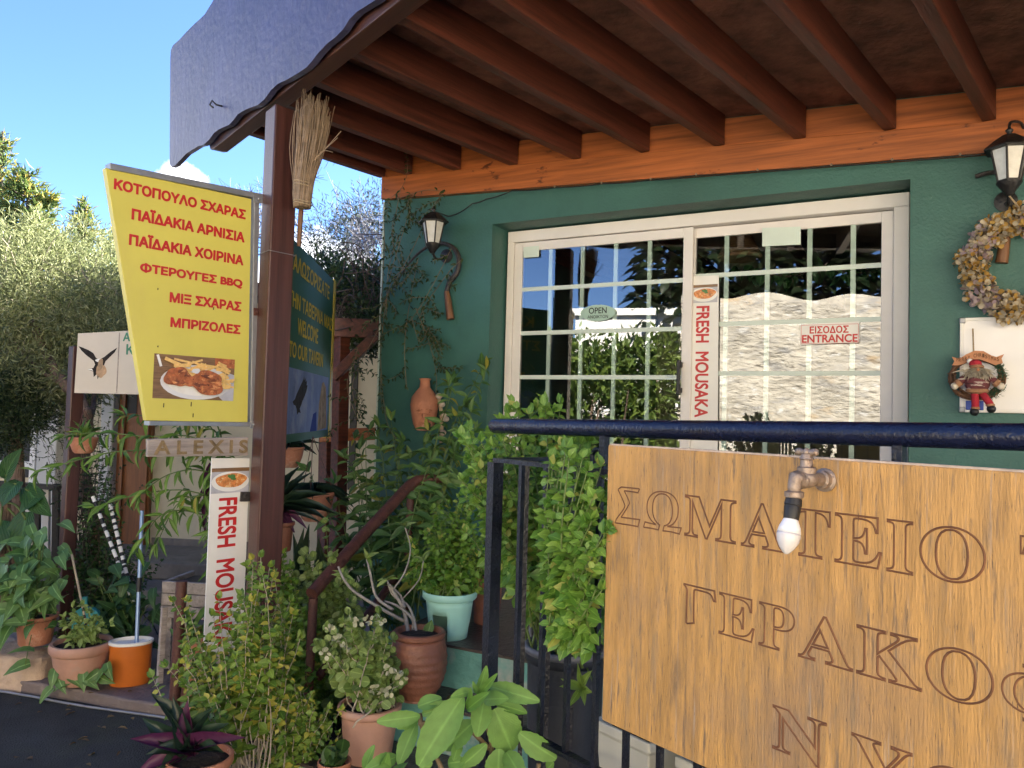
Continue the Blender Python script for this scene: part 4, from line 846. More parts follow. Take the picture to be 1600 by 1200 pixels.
# rough stone at the kerb
def rough_block(c, sx, sy, sz, rot, seed, n=26):
    R = random.Random(seed); ph = [R.uniform(0, 6.3) for _ in range(12)]; mb = MB(); vs = []; k = 16
    for i in range(k+1):
        t = math.pi*i/k
        for j in range(n):
            a = 2*math.pi*j/n; x, y, z = math.sin(t)*math.cos(a), math.sin(t)*math.sin(a), math.cos(t)
            e = .32; f = lambda u: math.copysign(abs(u)**e, u)
            x, y, z = f(x), f(y), f(z); w = 1+.05*math.sin(3*x+4*y+ph[0])+.04*math.sin(6*z+5*x+ph[1])+.03*math.sin(9*y+8*z+ph[2])+R.uniform(-.015, .015)
            x, y, z = x*sx*w, y*sy*w, z*sz*w
            vs.append(V((c.x+x*math.cos(rot)-y*math.sin(rot), c.y+x*math.sin(rot)+y*math.cos(rot), c.z+z)))
    fs = [(i*n+j, (i+1)*n+j, (i+1)*n+(j+1) % n, i*n+(j+1) % n) for i in range(k) for j in range(n)]
    return mb.add(vs, fs)
rough_block(P(25, 1045, 4.55), .30, .24, .155, -.1, 3).build('kerb_stone', M['stone'], smooth='auto', label='big rough limestone block under the left terracotta pot', cat='stone')
rough_block(P(-120, 1040, 4.7), .26, .24, .15, .2, 5).build('kerb_stone', M['stone'], smooth='auto', label='rough limestone block at the left picture edge by the kerb', cat='stone')
# planter table, pipe, stick
pc = thing('planter_crate', 'weathered plank planter crate with black liner behind the white banner', 'crate', P(290, 990, 4.5)); PCF = Fr(P(290, 940, 4.5), (1, -.12))
(s0, z1_), (s1, z0_) = PCF.uv(253, 908), PCF.uv(350, 972)
for k in range(3):
    mb = MB(); a = z0_+(z1_-z0_)*k/3; mb.fbox(PCF, s0, s1, a+.004, a+(z1_-z0_)/3, -.025, 0); mb.build('plank', M['grey_wood'], pc, bevel=.004)
    mb = MB(); mb.fbox(PCF, s0, s0+.025, a+.004, a+(z1_-z0_)/3, -.32, -.026); mb.build('plank', M['grey_wood'], pc, bevel=.004)
mb = MB(); mb.fbox(PCF, s0+.026, s1, z1_-.06, z1_-.03, -.32, -.026); mb.build('liner', M['black'], pc)
for s in (s0+.02, s1-.05):
    mb = MB(); mb.fbox(PCF, s, s+.035, .066, z0_+.003, -.06, -.026); mb.build('leg', M['grey_wood'], pc)
mb = MB(); mb.tube([P(284, 908, 3.85), P(272, 1110, 3.85)], .027, 14); mb.build('pipe_post', M['rust_iron'], label='rusty brown upright pipe post left of the leafy shrub', cat='post', smooth='auto')
mb = MB(); mb.bar(P(257, 948, 4.05), P(249, 1068, 4.0), .022, .03, up=RD); mb.build('grey_stake', M['grey_wood'], label='slim weathered grey wooden stake left of the rusty pipe post', cat='stake', bevel=.003)
# wall lanterns
def lantern(label, px, py0, py1, off, wall_off, side):
    top, bot = DOOR.at(px, py0, off), DOOR.at(px, py1, off); H = top.z-bot.z; c = V((top.x, top.y, bot.z)); t = thing('wall_lantern', label, 'lantern', c)
    def hexr(r, z): return [c+V((r*math.cos(a), r*math.sin(a), z)) for a in (math.pi/6+.35+i*math.pi/3 for i in range(6))]
    M_ = M['dark_metal']; rt, rb_2, zt, zb_ = .235*H, .145*H, .66*H, .20*H
    T, B = hexr(rt, zt), hexr(rb_2, zb_)
    mb = MB(); R0, R1, R2 = hexr(.33*H, .645*H), hexr(.33*H, .665*H), hexr(.20*H, .78*H); R3 = hexr(.09*H, .86*H)
    mb.add(R0+R1+R2+R3, [tuple(range(5, -1, -1))]+[(6*k+i, 6*k+(i+1) % 6, 6*k+6+(i+1) % 6, 6*k+6+i) for k in range(3) for i in range(6)]+[tuple(18+i for i in range(6))]); mb.build('roof', M_, t)
    mb = MB(); mb.lathe(c+Z*.86*H, [(.05*H, 0), (.03*H, .03*H), (.05*H, .06*H), (.05*H, .075*H), (.02*H, .1*H), (.012*H, .14*H), (.001, .145*H)], 12); mb.build('finial', M_, t, smooth=True)
    mb = MB()
    for i in range(6): mb.tube([B[i], T[i]], .016*H, 6); mb.tube([B[i], B[(i+1) % 6]], .02*H, 6); mb.tube([T[i], T[(i+1) % 6]], .016*H, 6)
    mb.build('frame', M_, t)
    for i in range(6):
        mb = MB(); k = .97; q = [c+V(((p-c).x*k, (p-c).y*k, (p-c).z)) for p in (B[i], B[(i+1) % 6], T[(i+1) % 6], T[i])]; mb.add(q, [(0, 1, 2, 3)]); mb.build('pane', M['lamp_glass'], t)
    mb = MB(); mb.lathe(c, [(.001, .0), (.05*H, .01*H), (.09*H, .08*H), (.15*H, .16*H), (.16*H, .2*H), (.001, .2*H)], 12); mb.build('base', M_, t, smooth='auto')
    w = c-DOOR.n*(off-wall_off)+Z*.05*H; mb = MB(); mb.tube(poly([c+Z*.06*H, c-Z*.07*H-DOOR.n*.03, (c+w)/2-Z*.09*H, w-Z*.02*H], 5), .028*H, 8); mb.build('bracket', M_, t, smooth=True)
    mb = MB(); mb.lathe(w, [(.15*H, .0), (.15*H, .03*H), (.08*H, .05*H), (.001, .06*H)], 18, ax=DOOR.n); mb.build('wall_plate', M_, t, smooth='auto')
    return t, c, H
lantern('dark wall lantern on the left part of the green wall near the creeper', 678, 322, 396, WO+.16, WO, 1)
lt, lc_, lH = lantern('dark wall lantern under the beam right of the sliding door', 1577, 196, 306, WO+.16, WO, 1)
mb = MB(); mb.tube(poly([lc_+Z*.98*lH, lc_+Z*1.08*lH-DOOR.n*.03+DOOR.x*.01, lc_+Z*1.1*lH-DOOR.n*.08+DOOR.x*.05, lc_+Z*1.0*lH-DOOR.n*.14+DOOR.x*.07], 5), .006, 6); mb.build('hook', M['dark_metal'], lt, smooth=True)
# old sickles on the wall
def sickle(label, pts, w, hp0, hp1, off=WO+.03, tip=True):
    t = thing('hand_sickle', label, 'tool', DOOR.at(*hp1, off)); q = poly([DOOR.at(*p, off) for p in pts], 5); k = len(q)
    mb = MB(); mb.tube(q, [w*(.25+.75*min(1, i/(k*.6))) for i in range(k)], 8); mb.build('blade', M['iron_old'], t, smooth='auto')
    a, b = DOOR.at(*hp0, off), DOOR.at(*hp1, off); mb = MB(); mb.tube([a, a.lerp(b, .15), a.lerp(b, .7), b], [w*.95, w*1.15, w*1.4, w*1.5], 10); mb.build('handle', M['tool_wood'], t, smooth='auto'); return t
sickle('old iron sickle with worn wooden handle hanging under the left lantern', [(622, 438), (640, 410), (664, 388), (690, 380), (709, 388), (717, 405), (714, 425), (703, 440), (698, 455)], .017, (698, 455), (704, 499))
sickle('old curved tool with wooden handle hanging behind the dried flower wreath', [(1650, 440), (1640, 380), (1615, 345), (1590, 338), (1578, 345), (1573, 358)], .017, (1573, 358), (1565, 411), WO+.02)
mb = MB(); mb.tube(poly([DOOR.at(1524, 276, WO+.03), DOOR.at(1545, 270, WO+.03), DOOR.at(1575, 268, WO+.03), DOOR.at(1680, 262, WO+.03)], 3), .010, 7); mb.build('iron_prong', M['iron_old'], label='dark iron prong fixed flat on the wall behind the right lantern', cat='tool', smooth='auto')
# dried flower wreath
wc = DOOR.at(1603, 413, WO+.06); wr = thing('flower_wreath', 'wreath of dried beige and mauve flowers hanging on the green wall', 'wreath', wc-Z*.22)
R_ = .200; ring_ = [wc+(DOOR.x*math.cos(a)+Z*math.sin(a))*R_ for a in (2*math.pi*i/36 for i in range(37))]
mb = MB(); mb.tube(ring_, .026, 8); mb.build('ring', M['twig'], wr, smooth='auto')
fl = {0: [], 1: [], 2: []}
for i in range(2300):
    a = random.uniform(0, 2*math.pi); b = random.uniform(-.4, math.pi+.4); rr = random.uniform(.028, .056)+.012*math.sin(a*9)
    rad = DOOR.x*math.cos(a)+Z*math.sin(a); nrm = (rad*math.cos(b)+DOOR.n*math.sin(b)); p = wc+rad*R_+nrm*rr
    k = 0 if random.random() < .52 else (1 if math.sin(a*5+1)+random.gauss(0, .5) > .3 else 2)
    fl[k].append((p, nrm*.7+rv(.6), nrm+rv(.4), random.uniform(.016, .027), random.uniform(.016, .026)))
for k, (nm, c1, c2) in enumerate((('beige', (.46, .38, .26), (.66, .58, .44)), ('mauve', (.36, .26, .31), (.52, .42, .44)), ('mustard', (.45, .25, .05), (.60, .40, .12)))):
    leaves('dried_flowers', fl[k], T_RND, leafmat('dried_'+nm, c1, c2, .8, .2, .0), wr)
mb = MB(); mb.tube([lc_-Z*.0, wc+Z*.215], .004, 5); mb.build('cord', M['jute'], wr)
# whiteboard and christmas wreath
wb = thing('whiteboard', 'whiteboard with aluminium edge hanging below the dried flower wreath', 'whiteboard', DOOR.at(1600, 645, WO)); (s0, z1_), (_, z0_) = DOOR.uv(1500, 497, WO+.02), DOOR.uv(1504, 644, WO+.02); s1 = s0+.62
M['gloss_white'] = mat('glossy_white', (.72, .71, .71), .18, .03); mb = MB(); mb.fbox(DOOR, s0+.012, s1-.012, z0_+.012, z1_-.012, WO+.002, WO+.016); mb.build('surface', M['gloss_white'], wb)
mb = MB()
for a in ((s0, s1, z0_, z0_+.014), (s0, s1, z1_-.014, z1_), (s0, s0+.014, z0_+.0142, z1_-.0142), (s1-.014, s1, z0_+.0142, z1_-.0142)): mb.fbox(DOOR, *a, WO+.001, WO+.022)
mb.build('edge', M['white'], wb, bevel=.002)
for a, b in ((s0, z0_), (s0, z1_-.024)):
    mb = MB(); mb.fbox(DOOR, a-.002, a+.022, b-.001, b+.025, WO+.0005, WO+.025); mb.build('corner_cap', M['grey_metal'], wb, bevel=.004)
mb = MB(); (sa_, za_), (sb_, zb_4) = DOOR.uv(1509, 626, WO+.02), DOOR.uv(1537, 641, WO+.02); mb.fbox(DOOR, sa_, sb_, zb_4, za_, WO+.0165, WO+.028)
M['blue_plastic'] = mat('blue_plastic', (.02, .06, .36), .4, .1); mb.build('blue_eraser', M['blue_plastic'], label='small blue block on the lower left corner of the whiteboard', cat='eraser', bevel=.003)
xo = WO+.055; xc = DOOR.at(1526, 590, xo); kx = (DOOR.at(1566, 590, xo)-xc).length/40
def X_(dx, dy, o=0): return xc+DOOR.x*(dx*kx)-Z*(dy*kx)+DOOR.n*o
cw = thing('christmas_wreath', 'twig christmas wreath with greeting ribbon board hanging over the whiteboard', 'wreath', X_(0, 44)); mb = MB()
for k in range(9):
    ph = random.uniform(0, 6); r0_ = 40+random.uniform(-4, 4)
    mb.tube([X_((r0_+2*math.sin(a*3+ph))*math.cos(a), (r0_+2*math.sin(a*3+ph)-2)*math.sin(a), .008*math.sin(a*4+ph)) for a in (2*math.pi*i/30 for i in range(31))], .0042, 5)
for a in (2.7, 2.95, 3.3, 2.4):
    mb.tube([X_(33*math.cos(a), 33*math.sin(a), .013), X_(40*math.cos(a), 40*math.sin(a), .02), X_(47*math.cos(a), 46*math.sin(a), .010)], .003, 5)
mb.build('twig_ring', M['tool_wood'], cw, smooth=True)
sp = []
for i in range(420):
    a = random.choice((-.55, -.2, .45, .85))+random.gauss(0, .12); rr = 40+random.gauss(0, 3.5); sp.append((X_(rr*math.cos(a), rr*math.sin(a), random.uniform(.0, .02)), rv(1)+DOOR.n*.6, rv(1), .016, .0032))
leaves('pine_sprigs', sp, T_NAR, leafmat('pine_green', (.03, .10, .05), (.06, .16, .09), .7, .1, 0), cw)
RB = Fr(xc+DOOR.n*.03, DOOR.x); up_ = [(-40, -38), (-28, -34), (-18, -42), (-4, -49), (10, -48), (22, -40), (30, -37), (42, -42), (38, -34), (40, -26), (28, -22), (18, -27), (4, -33), (-6, -33), (-18, -26), (-30, -22), (-40, -22), (-36, -30)]
M['ribbon'] = mat('tan_wood_ribbon', (.46, .20, .09), .6, .12, 9); mb = MB(); mb.prism([X_(x, y, .03) for x, y in up_], -DOOR.n*.006); mb.build('ribbon_board', M['ribbon'], cw)
for i, chx in enumerate('MERRY CHRISTMAS'):
    if chx == ' ': continue
    x = -33+i*4.55; y = -29.5-8.5*math.exp(-((x-1)/17)**2); s_0 = x*kx; text(chx, 'lettering', RB, s_0, s_0+3.6*kx, xc.z-(y+.5)*kx, xc.z-(y-6.6)*kx, .0008, M['groove'], cw, .02)
mb = MB(); mb.tube([X_(-5, -48, .0), X_(-6, -92, -.02)], .0035, 5); mb.build('cord', M['jute'], cw)
# small doll sitting in the wreath
dl = thing('christmas_doll', 'small bearded cloth doll in plaid coat and red trousers sitting in the twig wreath', 'doll', X_(0, 62)); 
M['plaid'] = mat('plaid_cloth', (.12, .03, .035), .9, .3, 30, .3, 90, spot=[((.50, .42, .36), 14, .56, .03, (1, 1, 6)), ((.03, .015, .015), 16, .58, .03, (1, 1, 7))]); M['fur'] = mat('tan_fleece', (.36, .19, .10), .95, .25, 40, .6, 150); M['red_cloth'] = mat('red_cloth', (.36, .015, .03), .85, .2, 30, .3, 120); M['beard'] = mat('cream_wool', (.62, .55, .44), .9, .2, 60)
o_ = .05
def blobm(name, mt, parts):
    mb = MB()
    for dx, dy, rx, rz_ in parts: mb.ball(X_(dx, dy, o_), rx*kx, 18, 12, (1, .75, rz_/rx))
    return mb.build(name, M[mt], dl, smooth=True)
blobm('coat', 'plaid', [(0, 10, 22, 21)]); blobm('coat_hem', 'fur', [(0, 25, 20, 7)])
for sx_ in (-1, 1):
    mb = MB(); mb.tube(poly([X_(sx_*12, -4, o_), X_(sx_*21, 3, o_+.008), X_(sx_*29, 11, o_+.01)], 4), [6*kx]*3+[7*kx]*3+[6.5*kx]*3, 10); mb.build('sleeve', M['plaid'], dl, smooth='auto')
    mb = MB(); mb.tube([X_(sx_*27, 9, o_+.01), X_(sx_*33, 14, o_+.01)], [7.5*kx, 7*kx], 10); mb.build('cuff', M['fur'], dl, smooth='auto'); mb = MB(); mb.ball(X_(sx_*36, 17, o_+.01), 6.5*kx, 12, 8); mb.build('mitten', M['beard'], dl, smooth=True)
    e_ = (-3, 56) if sx_ < 0 else (20, 50); mb = MB(); mb.tube(poly([X_(sx_*5, 26, o_), X_((sx_*6+e_[0])/2+1, 40, o_+.012), X_(*e_, o_+.01)], 4), 6.3*kx, 10); mb.build('trouser_leg', M['red_cloth'], dl, smooth='auto')
    mb = MB(); mb.ball(X_(e_[0], e_[1]+1, o_+.01), 7.5*kx, 12, 8, (1, 1, .6)); mb.build('leg_cuff', M['fur'], dl, smooth=True); mb = MB(); mb.ball(X_(e_[0]+sx_*1.5, e_[1]+8, o_+.014), 7.2*kx, 12, 8, (1, 1.2, 1.05)); mb.build('boot', M['black'], dl, smooth=True)
blobm('head', 'fur', [(-1, -14, 11, 10)]); blobm('hat', 'red_cloth', [(-3, -24, 11, 8)]); blobm('hat_band', 'fur', [(-1, -19, 13, 5)]); blobm('pompom', 'white', [(-12, -29, 5, 5)])
sp = []
for i in range(260):
    a = random.uniform(-1.5, 1.5); p = X_(random.gauss(-1, 6), -12+random.uniform(-2, 3), o_+.026+random.uniform(0, .012)); sp.append((p, DOOR.x*math.sin(a)*.9-Z*math.cos(a)+DOOR.n*.25, DOOR.n, 20*kx*random.uniform(.7, 1), 3.2*kx))
leaves('beard', sp, T_STRAP, leafmat('wool_strand', (.50, .43, .33), (.66, .6, .5), .9, .15, 0), dl)
mb = MB(); mb.ball(X_(0, -12, o_+.045), 3*kx, 10, 7); mb.build('nose', M['ribbon'], dl, smooth=True)
# broom tied upside down to the post
bc = P(468, 322, 3.46); bt = P(500, 150, 3.42); br_ = thing('twig_broom', 'upturned twig broom tied against the porch post', 'broom', P(474, 520, 3.48)); mb = MB()
for i in range(320):
    a = random.uniform(0, 6.28); r = math.sqrt(random.random()); base = P(472, 325, 3.50)+V((math.cos(a)*r*.038, math.sin(a)*r*.036, 0)); mid = P(474, 288, 3.50)+V((math.cos(a)*r*.046, math.sin(a)*r*.04, 0))
    t_ = P(491+23*math.cos(a)*r+random.gauss(0, 4), 160+random.gauss(0, 12)+14*r, 3.48)+V((0, math.sin(a)*r*.08, 0))
    mb.tube(poly([base, mid, mid.lerp(t_, .5)+rv(.008)+V((.006*math.cos(a), 0, 0)), t_], 3), [.0026]*4+[.0022]*4+[.0014]*2, 4)
for e_ in ((528, 215), (520, 238), (533, 205), (515, 190)): mb.tube(poly([P(488, 252, 3.46), P(505, 236, 3.46), P(*e_, 3.44)], 4), .0018, 4)
mb.build('bristles', M['straw'], br_, smooth=True)
mb = MB()
for y in (286, 291, 316, 320):
    c = P(473, y, 3.50); mb.tube([c+V((math.cos(a)*.042, math.sin(a)*.040, .004*math.sin(a*2))) for a in (2*math.pi*i/16 for i in range(17))], .003, 5)
mb.build('binding', M['jute'], br_, smooth=True)
mb = MB(); mb.tube([P(471, 318, 3.60), P(469, 350, 3.62), P(467, 385, 3.63)], [.012, .012, .011], 8); mb.build('handle', M['tool_wood'], br_, smooth='auto')
mb = MB(); c = V((_c.x, _c.y, P(440, 392, 3.5).z))+RD*PW/2+FD*PW/2; rr = PW/2+.006
cr = [c+RD*a*rr+FD*b*rr for a, b in ((-1, -1), (1, -1), (1, 1), (-1, 1), (-1, -1))]; mb.tube(cr, .0022, 5); mb.build('tie_wire', M['grey_metal'], br_)
# clay jug with a face on the wall, rope of shells
jc = DOOR.at(662, 668, WO+.10); ju = thing('wall_jug', 'terracotta jug with moulded face hanging on the green wall among leaves', 'jug', jc)
jr = .088; mb = MB(); mb.lathe(jc, [(.001, -.02), (.045, -.018), (.066, .02), (.08, .08), (jr, .14), (.08, .19), (.055, .225), (.034, .25), (.030, .29), (.040, .305), (.034, .306)], 28); mb.build('body', M['terra'], ju, smooth='auto')
vf = (CAM-jc); vf.z = 0; vf.normalize(); sd_ = vf.cross(Z).normalized(); mb = MB()
fc = jc+vf*.075+Z*.075; mb.ball(fc+vf*.022-Z*.004, .013, 10, 8, (.8, .8, 1.6)); mb.tube([fc-sd_*.02+vf*.012-Z*.034, fc+vf*.016-Z*.038, fc+sd_*.02+vf*.012-Z*.034], .006, 7)
for u in (-1, 1): mb.ball(fc+sd_*u*.026+vf*.010+Z*.016, .009, 9, 7); mb.tube([fc+sd_*u*.014+vf*.016+Z*.034, fc+sd_*u*.028+vf*.012+Z*.037, fc+sd_*u*.042+Z*.03], .005, 6)
mb.build('face', M['terra'], ju, smooth=True)
rp_ = thing('shell_rope', 'hanging rope strung with pale shells beside the clay jug', 'rope', DOOR.at(690, 690, WO+.06)); mb = MB(); rpts = poly([DOOR.at(684, 618, WO+.06), DOOR.at(689, 640, WO+.08), DOOR.at(690, 665, WO+.08), DOOR.at(689, 692, WO+.07)], 5); mb.tube(rpts, .012, 8); mb.build('rope', M['jute'], rp_, smooth='auto')
for x, y in ((686, 619), (691, 632), (693, 648), (697, 655), (692, 676)):
    mb = MB(); mb.ball(DOOR.at(x, y, WO+.095), random.uniform(.016, .024), 10, 7, (1, .8, .85)); mb.build('shell', M['ply_edge'], rp_, smooth=True)
# ================================================================== PLANTS
LM = {}
LM['shrub'] = leafmat('leggy_shrub_leaf', (.085, .19, .03), (.25, .37, .055), c3=(.50, .47, .08), c3t=.86)
LM['basil'] = leafmat('tall_shrub_leaf', (.10, .25, .035), (.27, .45, .08), rough=.4, c3=(.42, .44, .10), c3t=.95)
LM['dark'] = leafmat('dark_leaf', (.035, .085, .022), (.085, .17, .04))
LM['lance'] = leafmat('long_leaf', (.06, .15, .04), (.14, .26, .07), c3=(.34, .32, .05), c3t=.94)
LM['arch'] = leafmat('arching_leaf', (.08, .19, .03), (.19, .33, .06), c3=(.36, .34, .07), c3t=.95)
LM['bush'] = leafmat('bushy_leaf', (.07, .19, .022), (.20, .35, .045), c3=(.40, .40, .08), c3t=.95)
LM['kal'] = leafmat('fleshy_leaf', (.14, .31, .065), (.23, .42, .10), rough=.5, veins=70, vein=.25, vb=.16)
LM['pel'] = leafmat('pale_round_leaf', (.17, .28, .06), (.34, .44, .14))
LM['syn'] = leafmat('arrow_leaf', (.09, .21, .05), (.21, .36, .12), vein=.7)
LM['ear'] = leafmat('broad_leaf', (.030, .10, .03), (.06, .16, .045), vein=.5, veins=40)
LM['purple'] = leafmat('purple_leaf', (.07, .012, .055), (.13, .03, .09), vein=.1)
LM['strap'] = leafmat('dark_strap_leaf', (.020, .045, .030), (.05, .09, .05), rough=.3, vein=.1)
LM['snake'] = leafmat('banded_leaf', (.04, .09, .04), (.10, .16, .07), rough=.35, vein=0, veins=60)
LM['white_fl'] = leafmat('cream_petal', (.70, .68, .42), (.80, .80, .62), vein=0)
LM['fluffy'] = leafmat('fine_pale_leaf', (.18, .22, .085), (.37, .41, .21), rough=.6, c3=(.46, .48, .26), c3t=.85, vein=0)
LM['thuja'] = leafmat('dark_needle', (.025, .05, .018), (.06, .09, .03), vein=0)
LM['conif'] = leafmat('conifer_needle', (.08, .15, .04), (.20, .27, .07), c3=(.42, .35, .08), c3t=.82, vein=0, rough=.7)
LM['vine'] = leafmat('creeper_leaf', (.025, .055, .02), (.07, .11, .04), vein=.2)
LM['hedge'] = leafmat('sunlit_hedge_leaf', (.05, .10, .02), (.20, .28, .05), vein=0)
LM['greyleaf'] = leafmat('grey_green_fine_leaf', (.045, .065, .05), (.11, .14, .11), rough=.8, vein=0)
def jit(D, d): return D+random.uniform(-d, d)
def shrub(label, name, base, tips, n, Lf, Wf, gap, T, lm, sm, start=.25, jt=14, dD=.08, bulge=.12, sr0=.004, per=2, droop=.2, top=4, bspread=.05, root=None, cat='plant', extra=None, face=.9):
    t = root or thing(name, label, cat, base)
    sp = []; mb = MB()
    for i in range(n):
        x, y, D = tips[i % len(tips)]
        tip = P(x+random.gauss(0, jt), y+random.gauss(0, jt), jit(D, dD)); b = V(base)+V((random.gauss(0, bspread), random.gauss(0, bspread), 0))
        L = (tip-b).length; q = curve(b, tip, Z*L*bulge+V((random.gauss(0, .06), random.gauss(0, .06), 0))*L, 10, .006)
        mb.tube(q, [sr0*(1-.7*k/10) for k in range(11)], 5)
        sp += leaf_stem(q, gap, Lf, Wf, start, per, droop, top=top, face=face)
    mb.build('stems', M[sm], t, smooth=True); leaves('leaves', sp, T, LM[lm], t)
    return t
# --- pots with plants
SB = V((FRONT.w(0, Z1)))
c = P(655, 985, 3.33); t = thing('potted_plant', 'bare silvery branching succulent in a ridged round terracotta pot', 'potted plant', V((c.x, c.y, Z1)))
r = 39*3.33/1200; h = c.z-Z1
pr = [(.80, .12), (.86, .0), (1.0, .0), (1.05, .02), (1.04, .07), (.96, .10)]+[(.96+.26*math.sin(math.pi*(.05+.75*k/30))**.9+(.015*math.sin(k*1.57))-.44*(k/30)**2.4, .11+.86*k/30) for k in range(31)]+[(.70, 1), (.001, 1)]
pot(t, c, r, h, M['terra_dark'], pr, 44)
q4 = lambda x, y, D=3.37: P(380+x/2.22, 660+y/2.22, D); mb = MB()
for pts, w in ([((575, 780), (560, 660), (512, 572)), .016], [((560, 690), (490, 652), (390, 590), (350, 545), (330, 500)), .012], [((520, 650), (462, 605), (440, 520), (428, 470)), .011], [((520, 580), (560, 520), (580, 440), (562, 365)), .006], [((560, 640), (545, 600), (505, 560)), .010], [((575, 760), (590, 690), (540, 640), (490, 620)), .012], [((555, 610), (610, 545), (625, 480)), .005], [((570, 770), (600, 730), (575, 640), (520, 600), (500, 548)), .010]):
    q = poly([q4(*p, 3.37+random.uniform(-.04, .06)) for p in pts], 5); mb.tube(q, [.68*w*(1-.45*k/len(q)) for k in range(len(q))], 8)
mb.build('branches', M['white_stem'], t, smooth=True); sp = []
for x, y in ((562, 365), (625, 480), (350, 535), (428, 470), (500, 548)):
    for k in range(5): sp.append((q4(x, y), rv(.8)+Z*.3, Z+rv(.4)-V((0, .6, 0)), .055, .022))
for x, y in ((640, 735), (650, 745)): sp.append((q4(x, y), rv(.4)+Z, V((0, -1, .3)), .06, .05))
leaves('leaves', sp, T_LAN, LM['pel'], t)
t, c, r = potted('pink flower pot of cream blossoms with scalloped leaves on the lowest step', 578, 1098, 3.17, 47, 1178, 'pink_plastic', PR_ROLL, zb=Z0)
shrub('', '', c-Z*.03, [(x, y, 3.15) for x, y in ((522, 985), (545, 968), (560, 992), (600, 1003), (612, 1045), (505, 1012), (590, 975), (540, 1030), (622, 1060), (570, 1040), (555, 1010), (585, 1020), (530, 1050))], 48, .050, .044, .024, T_RND, 'pel', 'pale_twig', .35, 8, .06, .05, .004, root=t)
sp = []
for x, y in ((620, 1052), (606, 1046), (628, 1060), (515, 985), (528, 1000), (540, 1012), (560, 972), (575, 968), (585, 1078), (598, 1084), (610, 1080), (508, 1022), (595, 968)):
    cc = P(x, y, 3.05)
    for k in range(9): d = rv(1).normalized(); sp.append((cc+d*.008, d+V((0, -.4, .2)), rv(1), .018, .018))
leaves('blossoms', sp, T_RND, LM['white_fl'], t)
# mint planter with a cut-out foot
c = P(703, 922, 3.6); t = thing('potted_plant', 'bushy small leaved plant in a pale mint green plastic pot', 'potted plant', V((c.x, c.y, Z2))); r = 41*3.6/1200; h = c.z-Z2
mb = MB(); n = 40; rows = [(.70, 1.0), (.74, .80), (.80, .62), (.84, .45), (.87, .30), (.90, .16)]; vs = []; fs = []
for i, (a, b) in enumerate(rows):
    for j in range(n): an = 2*math.pi*j/n; vs.append(c+V((r*a*math.cos(an), r*a*math.sin(an), -h*b)))
for i in range(len(rows)-1):
    for j in range(n):
        if i < 3 and (abs((j+3) % 20-10) < 2.1+.2*i): continue
        fs.append((i*n+j, i*n+(j+1) % n, (i+1)*n+(j+1) % n, (i+1)*n+j))
mb.add(vs, fs); o = mb.build('pot', M['mint_plastic'], t, smooth='auto'); so2 = o.modifiers.new('wall', 'SOLIDIFY'); so2.thickness = .006
mb = MB(); mb.lathe(c, [(r*.9, -h*.165), (r*.99, -h*.16), (r*1.03, -h*.13), (r*1.03, -.005), (r*1.0, 0), (r*.93, -.004), (r*.9, -h*.1)], 40); mb.build('rim', M['mint_plastic'], t, smooth='auto')
mb = MB(); mb.lathe(c, [(r*.86, -h*.34), (r*.86, -h*.36), (.001, -h*.36)], 30); mb.build('floor', M['mint_plastic'], t); mb = MB(); mb.lathe(c, [(r*.9, -.03), (.001, -.02)], 30); mb.build('soil', M['soil'], t)
shrub('', '', c-Z*.03, [(x, y, 3.6) for x, y in ((660, 880), (670, 840), (690, 810), (715, 800), (740, 830), (750, 870), (745, 900), (700, 850), (660, 905), (725, 880), (690, 890), (650, 860), (735, 795), (760, 850))], 90, .046, .036, .022, T_OV, 'bush', 'green_stem', .25, 12, .11, .06, .003, root=t, bspread=.04)
t, c, r = potted('dark brown grooved pot behind the mint green pot', 762, 895, 3.85, 26, 970, 'terra_dark', zb=Z2)
shrub('', '', c-Z*.02, [(x, y, 3.85) for x, y in ((760, 860), (775, 840), (745, 870), (785, 870))], 14, .05, .03, .03, T_OV, 'dark', 'dark_twig', .3, 8, .05, .05, .003, root=t)
# tall leafy shrub in the black bucket
c = P(884, 1008, 2.55); t = thing('potted_plant', 'tall bright green leafy shrub in a black bucket behind the railing', 'potted plant', V((c.x, c.y, Z1))); r = 61*2.55/1200; h = c.z-Z1
pot(t, c, r, h, M['grey_plastic'], [(.90, .15), (.94, .02), (.99, .0), (1.04, .01), (1.05, .05), (1.0, .09), (.96, .10), (.93, .5), (.86, .98), (.84, 1), (.001, 1)], 44)
mb = MB(); mb.lathe(c, [(r*.93, .0), (r*.99, .006), (r*1.05, .002), (r*1.055, -.016)], 44); mb.build('rim', M['grey_rim'], t, smooth=True)
mb = MB(); hx = c-FRONT.x*r*1.03; mb.tube(poly([hx-Z*.01+RD*.04, hx+Z*.03+RD*.03-FRONT.x*.015, hx+Z*.03-RD*.03-FRONT.x*.015, hx-Z*.01-RD*.04], 4), .008, 8); mb.build('handle', M['grey_rim'], t, smooth=True)
tipsB = [(840, 640, 2.6), (800, 645, 2.65), (818, 632, 2.62), (868, 645, 2.6), (735, 695, 2.65), (745, 730, 2.7), (760, 705, 2.65), (790, 690, 2.6), (850, 685, 2.5), (880, 695, 2.10), (910, 705, 2.10), (930, 725, 2.10), (948, 765, 2.10), (938, 800, 2.10), (950, 830, 2.10), (940, 880, 2.10), (925, 920, 2.10), (742, 780, 2.7), (765, 830, 2.65), (800, 800, 2.62), (835, 850, 2.6), (870, 760, 2.10), (900, 820, 2.10), (880, 880, 2.10), (905, 960, 2.10), (890, 930, 2.10), (790, 890, 2.6), (820, 760, 2.6), (755, 760, 2.68), (780, 860, 2.62), (920, 760, 2.10), (865, 820, 2.10)]
